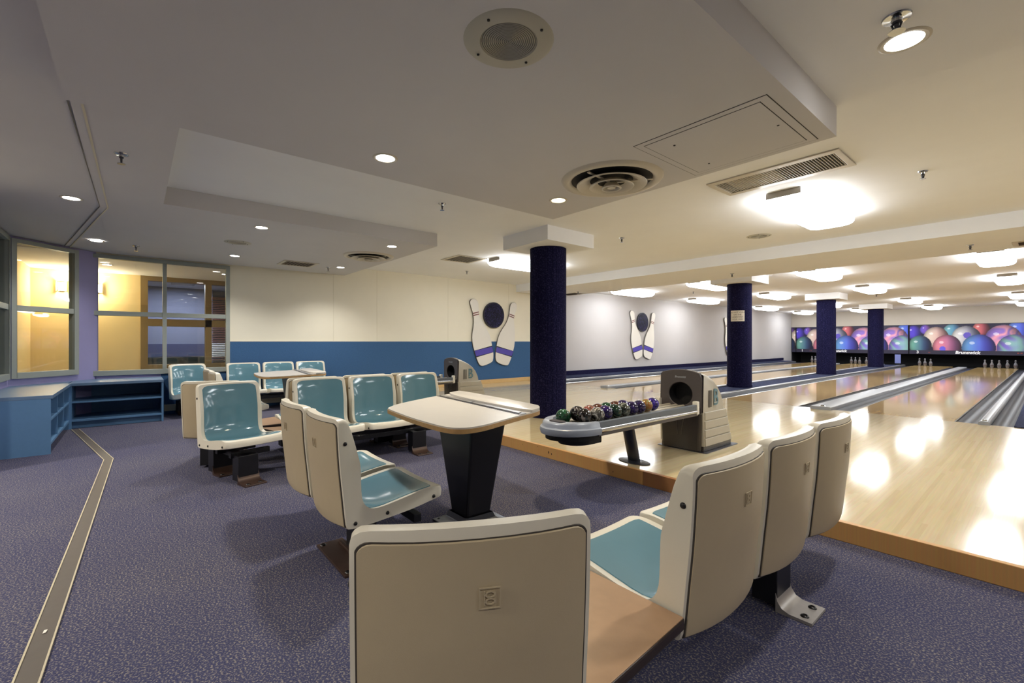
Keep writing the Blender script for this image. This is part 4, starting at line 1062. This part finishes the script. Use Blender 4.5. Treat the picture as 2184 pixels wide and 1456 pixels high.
    # rounded grey tip with a pocket for the balls and a dark hand pad
    def half(rx_, ry_, y_, nn=20): return [(rx_ * math.cos(PI + PI * k / nn), y_ + ry_ * math.sin(PI + PI * k / nn)) for k in range(nn + 1)]
    def ring(rx_, ry_, z): return [(x, y, z) for x, y in half(rx_, ry_, ya)]
    secs = [ring(0.200, 0.275, 0.350), ring(0.223, 0.300, 0.357), ring(0.229, 0.306, 0.378), ring(0.226, 0.302, 0.400), ring(0.216, 0.290, 0.406), ring(0.212, 0.286, 0.411), ring(0.210, 0.284, 0.430), ring(0.198, 0.270, 0.445), ring(0.168, 0.185, 0.443), ring(0.163, 0.172, 0.39)]
    P = [[s_[k] for s_ in secs] for k in range(21)]
    MB().grid(P).build('rounded_tip', M['grey_pl'], t, smooth=50)
    MB().prism(half(0.165, 0.18, ya) + [(0.165, ya + 0.01), (-0.165, ya + 0.01)], 0.372, 0.398).build('tip_floor', M['void'], t)
    MB().prism(half(0.19, 0.265, ya) + [(0.19, ya + 0.02), (-0.19, ya + 0.02)], 0.318, 0.352).build('tip_underside', M['void'], t)
    MB().prism(half(0.13, 0.15, ya) + [(0.13, ya + 0.12), (-0.13, ya + 0.12)], 0.270, 0.320).build('blower_box', M['void'], t, bevel=0.01)
    MB().prism(rrect(-0.045, 0.075, ya - 0.252, ya - 0.192, 0.02, 4), 0.440, 0.4535).build('hand_pad', M['hood_dark'], t, bevel=0.004)
    # leg with oval foot
    MB().prism([(0.055 * math.cos(a), 0.038 * math.sin(a)) for a in [2 * PI * k / 20 for k in range(20)]], 0.01, 0.345, 0, Matrix.Translation((-0.015, -0.71, 0)),
               top=[(0.055 * math.cos(a) - 0.01, 0.038 * math.sin(a) - 0.085) for a in [2 * PI * k / 20 for k in range(20)]]).build('leg', M['grey_steel'], t, smooth=40)
    MB().lathe([(1.0, 0.0), (1.0, 0.006), (0.6, 0.014), (0.3, 0.016)], 28, 0, Matrix.Translation((-0.015, -0.71, 0)) @ Matrix.Diagonal((0.145, 0.085, 1, 1)), cap1=True).build('leg_foot', M['grey_steel'], t, smooth=40)
    return t
ball_return(0.0, 'grey ball return with a long rack of bowling balls, in front of the navy pillars', True)
ball_return(-3.98, 'small far ball return with grey hood standing before the blue wall', False)

BC = {'green': (srgb(14, 60, 34), srgb(20, 46, 30), srgb(46, 104, 70)), 'bw': (srgb(14, 10, 10), srgb(22, 18, 18), srgb(120, 112, 108)), 'red': (srgb(120, 58, 52), srgb(150, 96, 84), srgb(64, 60, 50)),
      'silver': (srgb(30, 28, 27), srgb(80, 77, 72), srgb(176, 172, 163)), 'purple': (srgb(20, 10, 48), srgb(28, 14, 60), srgb(50, 32, 92)), 'dkgreen': (srgb(8, 26, 18), srgb(14, 36, 26), srgb(28, 62, 44)),
      'grey': (srgb(16, 18, 16), srgb(44, 48, 42), srgb(120, 122, 110)), 'amber': (srgb(140, 88, 38), srgb(132, 96, 50), srgb(120, 128, 82)), 'violet': (srgb(18, 10, 60), srgb(40, 24, 110), srgb(84, 66, 170)), 'brown': (srgb(60, 34, 26), srgb(90, 52, 40), srgb(38, 24, 20))}
BM = {k: marble('ball_' + k, *v, 17 if k in ('bw', 'grey', 'silver') else 12) for k, v in BC.items()}
balls = [('green', -2.265, 2.375, 'green bowling ball at the very tip of the rack', -0.018), ('bw', -2.222, 2.478, 'black and white mottled ball next to the green ball at the tip', 0),
         ('bw', -2.120, 2.435, 'second black and white mottled ball, in front of its twin at the rack tip', -0.002), ('silver', -2.096, 2.548, 'silver grey swirled ball low against the front rail', -0.002),
         ('red', -2.198, 2.588, 'reddish brown marbled ball above the silver one', 0), ('purple', -2.110, 2.660, 'dark purple ball, first of the straight front row', 0),
         ('dkgreen', -2.110, 2.771, 'very dark green ball beside the first purple one', 0), ('grey', -2.113, 2.882, 'grey and black streaked ball in the middle of the front row', 0),
         ('purple', -2.118, 2.993, 'purple ball right of the streaked grey ball', 0), ('purple', -2.125, 3.104, 'purple ball left of the amber ball', 0), ('amber', -2.135, 3.215, 'amber brown ball near the hood end of the row', 0),
         ('violet', -2.148, 3.326, 'violet blue ball, last one before the hood', 0), ('brown', -2.218, 2.705, 'brown ball in the back row behind the first purple ball', -0.002), ('green', -2.222, 2.816, 'green ball in the back row behind the dark green one', -0.002),
         ('brown', -2.226, 2.927, 'brown ball in the back row behind the streaked grey one', -0.002), ('purple', -2.232, 3.038, 'purple ball mostly hidden in the back row', -0.002)]
bmesh_ = bmesh.new(); bmesh.ops.create_uvsphere(bmesh_, u_segments=32, v_segments=20, radius=0.0548)
for i, (c, x, y, lb, dz) in enumerate(balls):
    me = bpy.data.meshes.new('bowling_ball'); bmesh_.to_mesh(me); me.materials.append(BM[c]); me.polygons.foreach_set('use_smooth', [True] * len(me.polygons))
    o = bpy.data.objects.new('bowling_ball', me); COL.objects.link(o); o.location = (x, y, 0.105 + 0.418 + 0.0570 + dz)
    o.rotation_euler = (random.random() * 6, random.random() * 6, random.random() * 6); tag(o, lb, 'bowling ball', 'bowling balls on the rack')
bmesh_.free()

# ================================================================== WALL DECORATIONS
PL = [(-0.618, 2.096), (-0.665, 2.078), (-0.691, 2.048), (-0.702, 1.997), (-0.667, 1.886), (-0.618, 1.767), (-0.590, 1.607), (-0.602, 1.446), (-0.635, 1.311), (-0.643, 1.163), (-0.618, 1.002), (-0.577, 0.881), (-0.528, 0.732), (-0.445, 0.567), (-0.378, 0.524), (-0.26, 0.54), (-0.088, 0.597), (-0.027, 0.651), (-0.022, 0.845), (-0.071, 1.027), (-0.105, 1.207), (-0.192, 1.358), (-0.328, 1.533), (-0.42, 1.667), (-0.454, 1.761), (-0.462, 1.896), (-0.47, 2.017), (-0.528, 2.082)]
PR = [(0.609, 2.077), (0.524, 2.044), (0.496, 1.956), (0.480, 1.827), (0.450, 1.711), (0.376, 1.552), (0.213, 1.364), (0.123, 1.208), (0.079, 1.026), (0.043, 0.844), (0.038, 0.677), (0.088, 0.599), (0.249, 0.537), (0.395, 0.511), (0.45, 0.538), (0.534, 0.693), (0.599, 0.879), (0.637, 1.009), (0.652, 1.211), (0.637, 1.472), (0.618, 1.644), (0.637, 1.761), (0.704, 1.908), (0.723, 2.011), (0.675, 2.066)]
TW = Matrix(((0, 0, 1, 0), (1, 0, 0, 0), (0, 1, 0, 0), (0, 0, 0, 1)))     # outline (y, z) laid on the wall, thickness along +X
STR = {'l': ([(-0.618, 1.754), (-0.457, 1.794)], [(-0.607, 1.707), (-0.447, 1.747)], [(-0.584, 0.892), (-0.066, 1.008), (-0.022, 0.848), (-0.532, 0.734)]),
       'r': ([(0.466, 1.783), (0.636, 1.737)], [(0.452, 1.74), (0.624, 1.690)], [(0.073, 1.000), (0.601, 0.868), (0.547, 0.717), (0.043, 0.847)])}
speck = marble('speckled_ball_board', srgb(6, 6, 16), srgb(13, 12, 30), srgb(46, 40, 92), 26)
speck.node_tree.nodes['Principled BSDF'].inputs['Roughness'].default_value = 0.5; speck.node_tree.nodes['Principled BSDF'].inputs['Specular IOR Level'].default_value = 0.15
xw = XL + 0.0175
def pin_board(side, yc, label):
    t = empty('pin_board', (xw, yc, 0)); tag(t, label, 'wall decoration', 'bowling pin boards on the wall')
    O = chaikin(PL if side == 'l' else PR, 1)
    MB().prism(O, 0.0, 0.030, 0, TW).build('board_edge', M['pin_edge'], t, smooth=40)
    c = np.mean(O, axis=0); I = [tuple(c + (np.array(p) - c) * 0.992) for p in O]
    MB().prism(I, 0.029, 0.034, 0, TW).build('board', M['pin_white'], t)
    for (a, b) in STR[side][:2]:
        MB().prism([(a[0], a[1] - 0.012), (b[0], b[1] - 0.012), (b[0], b[1] + 0.012), (a[0], a[1] + 0.012)], 0.034, 0.036, 0, TW).build('neck_stripe', M['pin_red'], t)
    B = STR[side][2][::-1]; cb = np.mean(B, axis=0)
    MB().prism(B, 0.034, 0.0352, 0, TW).build('band_outline', M['pin_black'], t)
    B2 = [(cb[0] + (p[0] - cb[0]) * 0.985, cb[1] + (p[1] - cb[1]) * 0.80) for p in B]
    MB().prism(B2, 0.0352, 0.0362, 0, TW).build('band', M['pin_blue'], t)
for yc, nm in ((6.615, 'over the blue wainscot'), (12.76, 'on the white wall between pillars'), (19.2, 'half hidden behind the second pillar')):
    pin_board('l', yc, 'left white pin cutout of the set ' + nm)
    pin_board('r', yc, 'right white pin cutout of the set ' + nm)
    t = empty('ball_board', (xw, yc, 1.735)); tag(t, 'dark speckled ball disc between the pins ' + nm, 'wall decoration', 'ball discs on the wall')
    C = [(0.312 * math.cos(2 * PI * k / 48), 0.312 * math.sin(2 * PI * k / 48)) for k in range(48)]
    MB().prism(C, 0, 0.030, 0, TW).build('disc_edge', M['pin_black'], t, smooth=40)
    MB().prism([(a * 0.92, b * 0.92) for a, b in C], 0.03, 0.034, 0, TW).build('disc', speck, t, smooth=40)

# ================================================================== MASKING SCREENS AND PINS
def picture(xs_, zs_):
    """printed picture of marbled bowling balls: colour at (x metres, z metres)"""
    Xg, Zg = np.meshgrid(xs_, zs_, indexing='ij'); K, KZ, KR = 0.00166, 0.0022, 0.00185
    img = np.zeros(Xg.shape + (3,)); img[:] = (26, 22, 52)
    rng = np.random.RandomState(3)
    def wob(f, s):
        v = np.zeros_like(Xg)
        for k in range(4):
            a = rng.uniform(0, 2 * PI); v += np.sin((Xg * math.cos(a) + Zg * math.sin(a)) * f * (1 + 0.6 * k) + rng.uniform(0, 6) + s * np.sin(Xg * 5 + k)) / (1 + 0.5 * k)
        return v
    def ball(cx, top, r, ca, cb, swirl=0.0, patch=None, squash=1.0):
        x0 = (cx - 180) * K; rr = r * KR; z0 = (565 - top) * KZ - rr * squash
        d = np.sqrt(((Xg - x0) / (r * K)) ** 2 + ((Zg - z0) / (rr * squash)) ** 2); m = d < 1
        u = (Xg - x0) / (r * K); t_ = np.clip(0.5 + 0.75 * u, 0, 1)
        if swirl: t_ = np.clip(0.5 + 0.5 * np.sin(wob(7.0, 1.5) * 2.2 * swirl + u * 1.5), 0, 1)
        colr = np.array(ca)[None, None] * (1 - t_[..., None]) + np.array(cb)[None, None] * t_[..., None]
        colr = colr * ((1 - 0.45 * np.clip(d, 0, 1) ** 4) * (1 - 0.5 * np.clip(u - 0.05, 0, 1)))[..., None]
        gl = ((u + 0.38) / 0.16) ** 2 + ((Zg - z0) / (rr * squash) - 0.36) ** 2 / 0.012 < 1; colr[gl] = colr[gl] * 0.45 + 135
        if patch:
            pu, pz, pr, pc = patch; pm = ((u - pu) ** 2 + ((Zg - z0) / (rr * squash) - pz) ** 2) < pr ** 2
            colr[pm] = pc
        img[m] = colr[m]
    ball(1000, 60, 170, (110, 170, 180), (60, 110, 160)); ball(1500, 40, 150, (224, 120, 120), (140, 60, 80)); ball(2110, 30, 190, (90, 130, 220), (60, 70, 200))
    ball(270, 80, 160, (84, 64, 200), (66, 52, 170)); ball(500, 70, 110, (100, 80, 200), (120, 70, 140))
    ball(700, 115, 235, (222, 206, 190), (190, 140, 140)); ball(1240, 108, 262, (225, 222, 220), (120, 120, 150), patch=(0.08, 0.22, 0.26, (92, 78, 180)))
    ball(1860, 100, 300, (236, 160, 180), (140, 110, 200), swirl=1.0)
    ball(395, 278, 222, (112, 172, 156), (44, 62, 116)); ball(900, 270, 262, (232, 136, 156), (150, 90, 140), patch=(-0.30, -0.2, 0.22, (100, 90, 220)))
    ball(1455, 265, 290, (104, 160, 222), (76, 70, 205)); ball(2050, 270, 300, (140, 190, 186), (130, 110, 210), swirl=0.8)
    return img
def mask_unit(x0, x1, label, shift, texts):
    z0, z1, Y = 0.56, 1.83, 26.0
    t = empty('masking_screen', ((x0 + x1) / 2, Y, 0)); tag(t, label, 'masking screen', 'picture screens above the pins')
    xo = (x0 + x1) / 2
    MB().box(x0 - xo, x1 - xo, 0.0, 0.05, z0, z1).build('frame', M['void'], t)
    nx = max(4, int((x1 - x0) / 0.016)); nz = 66; zp0 = z0 + 0.17
    xs_ = np.linspace(x0 + 0.02, x1 - 0.02, nx + 1); zs_ = np.linspace(zp0, z1 - 0.015, nz + 1)
    img = picture(xs_ - x0 + shift, zs_ - zp0)
    v = [(x - xo, -0.004, z) for x in xs_ for z in zs_]
    f = [[i * (nz + 1) + j, (i + 1) * (nz + 1) + j, (i + 1) * (nz + 1) + j + 1, i * (nz + 1) + j + 1] for i in range(nx) for j in range(nz)]
    me = bpy.data.meshes.new('printed_picture'); me.from_pydata(v, [], f); me.materials.append(PRINT)
    at = me.color_attributes.new('print', 'FLOAT_COLOR', 'POINT')
    c = img.reshape(-1, 3) / 255.0; c = np.where(c <= 0.04045, c / 12.92, ((c + 0.055) / 1.055) ** 2.4)
    at.data.foreach_set('color', np.c_[c, np.ones(len(c))].astype(np.float32).ravel())
    o = bpy.data.objects.new('printed_picture', me); COL.objects.link(o); o.parent = t
    MB().box(x0 - xo + 0.01, x1 - xo - 0.01, -0.006, 0.0, z0 + 0.005, zp0).build('name_band', M['band'], t)
    for nm, s, sz, x, m in texts:
        text(nm, s, sz, (x - xo, -0.008, z0 + 0.088), (PI / 2, 0, 0), m, t, extrude=0.002, shear=0.15 if len(s) > 3 else 0, offset=0.006 if len(s) > 3 else 0.004)
PRINT = bpy.data.materials.new('printed_ball_picture'); PRINT.use_nodes = True
_n = PRINT.node_tree; _a = _n.nodes.new('ShaderNodeVertexColor'); _a.layer_name = 'print'
_n.links.new(_a.outputs[0], _n.nodes['Principled BSDF'].inputs['Base Color']); _n.nodes['Principled BSDF'].inputs['Roughness'].default_value = 0.4
M['band'] = mat('dark_slate_band', srgb(40, 36, 58), 0.5)
mask_unit(-8.61, -8.41, 'narrow picture panel at the left wall end of the screens', 0.55, [])
mask_unit(-8.40, -5.17, 'picture screen of bowling balls marked 1, partly behind the third pillar', 0.0, [('lane_number', '1', 0.16, -8.12, M['letter']), ('maker_name', 'Brunswick', 0.17, -6.62, M['letter']), ('score_mark', '- -', 0.10, -7.75, M['red_letter'])])
mask_unit(-5.16, -4.02, 'picture screen of bowling balls just right of the farthest pillar', 2.15, [])
mask_unit(-4.00, -0.36, 'picture screen of bowling balls marked 3, at right', 0.0, [('lane_number', '3', 0.16, -3.72, M['letter']), ('score_mark', '--', 0.10, -3.35, M['red_letter']), ('maker_name', 'Brunswick', 0.17, -2.20, M['letter']), ('score_mark', '= =', 0.10, -0.78, M['red_letter'])])
mask_unit(-0.34, 3.30, 'picture screen beyond the right picture edge', 0.0, [])
t = empty('service_panel', (-4.27, 25.3, 0.1)); tag(t, 'pale blue panel standing between the pin decks under the screens', 'panel')
MB().box(-0.10, 0.10, 0, 0.04, 0.06, 0.44).build('panel_face', mat('pale_blue_panel', srgb(120, 130, 190), 0.5), t, bevel=0.01); MB().box(-0.06, 0.06, 0, 0.03, 0, 0.06).build('panel_foot', M['black'], t)
PINP = MB().lathe([(0.0001, 0), (0.030, 0.0), (0.034, 0.02), (0.052, 0.09), (0.054, 0.12), (0.042, 0.175), (0.024, 0.215), (0.021, 0.235), (0.027, 0.265), (0.028, 0.285), (0.020, 0.305), (0.0001, 0.313)], 16).mesh('pin_body', M['pin'], 60)
PINB = MB().lathe([(0.0545, 0.098), (0.0555, 0.102), (0.0555, 0.112), (0.0545, 0.116)], 16).mesh('pin_band', M['pin_band'], 60)
lane_nm = ('lane one by the white wall', 'lane two left of the pillars', 'lane three right of the pillars', 'the far right lane')
pos_nm = ('leftmost', 'second from left', 'middle front', 'second from right', 'rightmost')
for li, (a, b) in enumerate(LANES):
    c = (a + b) / 2 + (0.07 if li == 3 else 0)
    for k in range(5):
        if li == 2 and k > 2: continue
        dx = (k - 2) * 0.195; y = 24.35 + abs(k - 2) * 0.20
        t = empty('bowling_pin', (c + dx, y, 0.105)); tag(t, '%s pin at the end of %s' % (pos_nm[k], lane_nm[li]), 'bowling pin', 'bowling pins at the lane ends')
        for nm, me in (('pin_body', PINP), ('pin_band', PINB)):
            o = bpy.data.objects.new(nm, me); COL.objects.link(o); o.parent = t
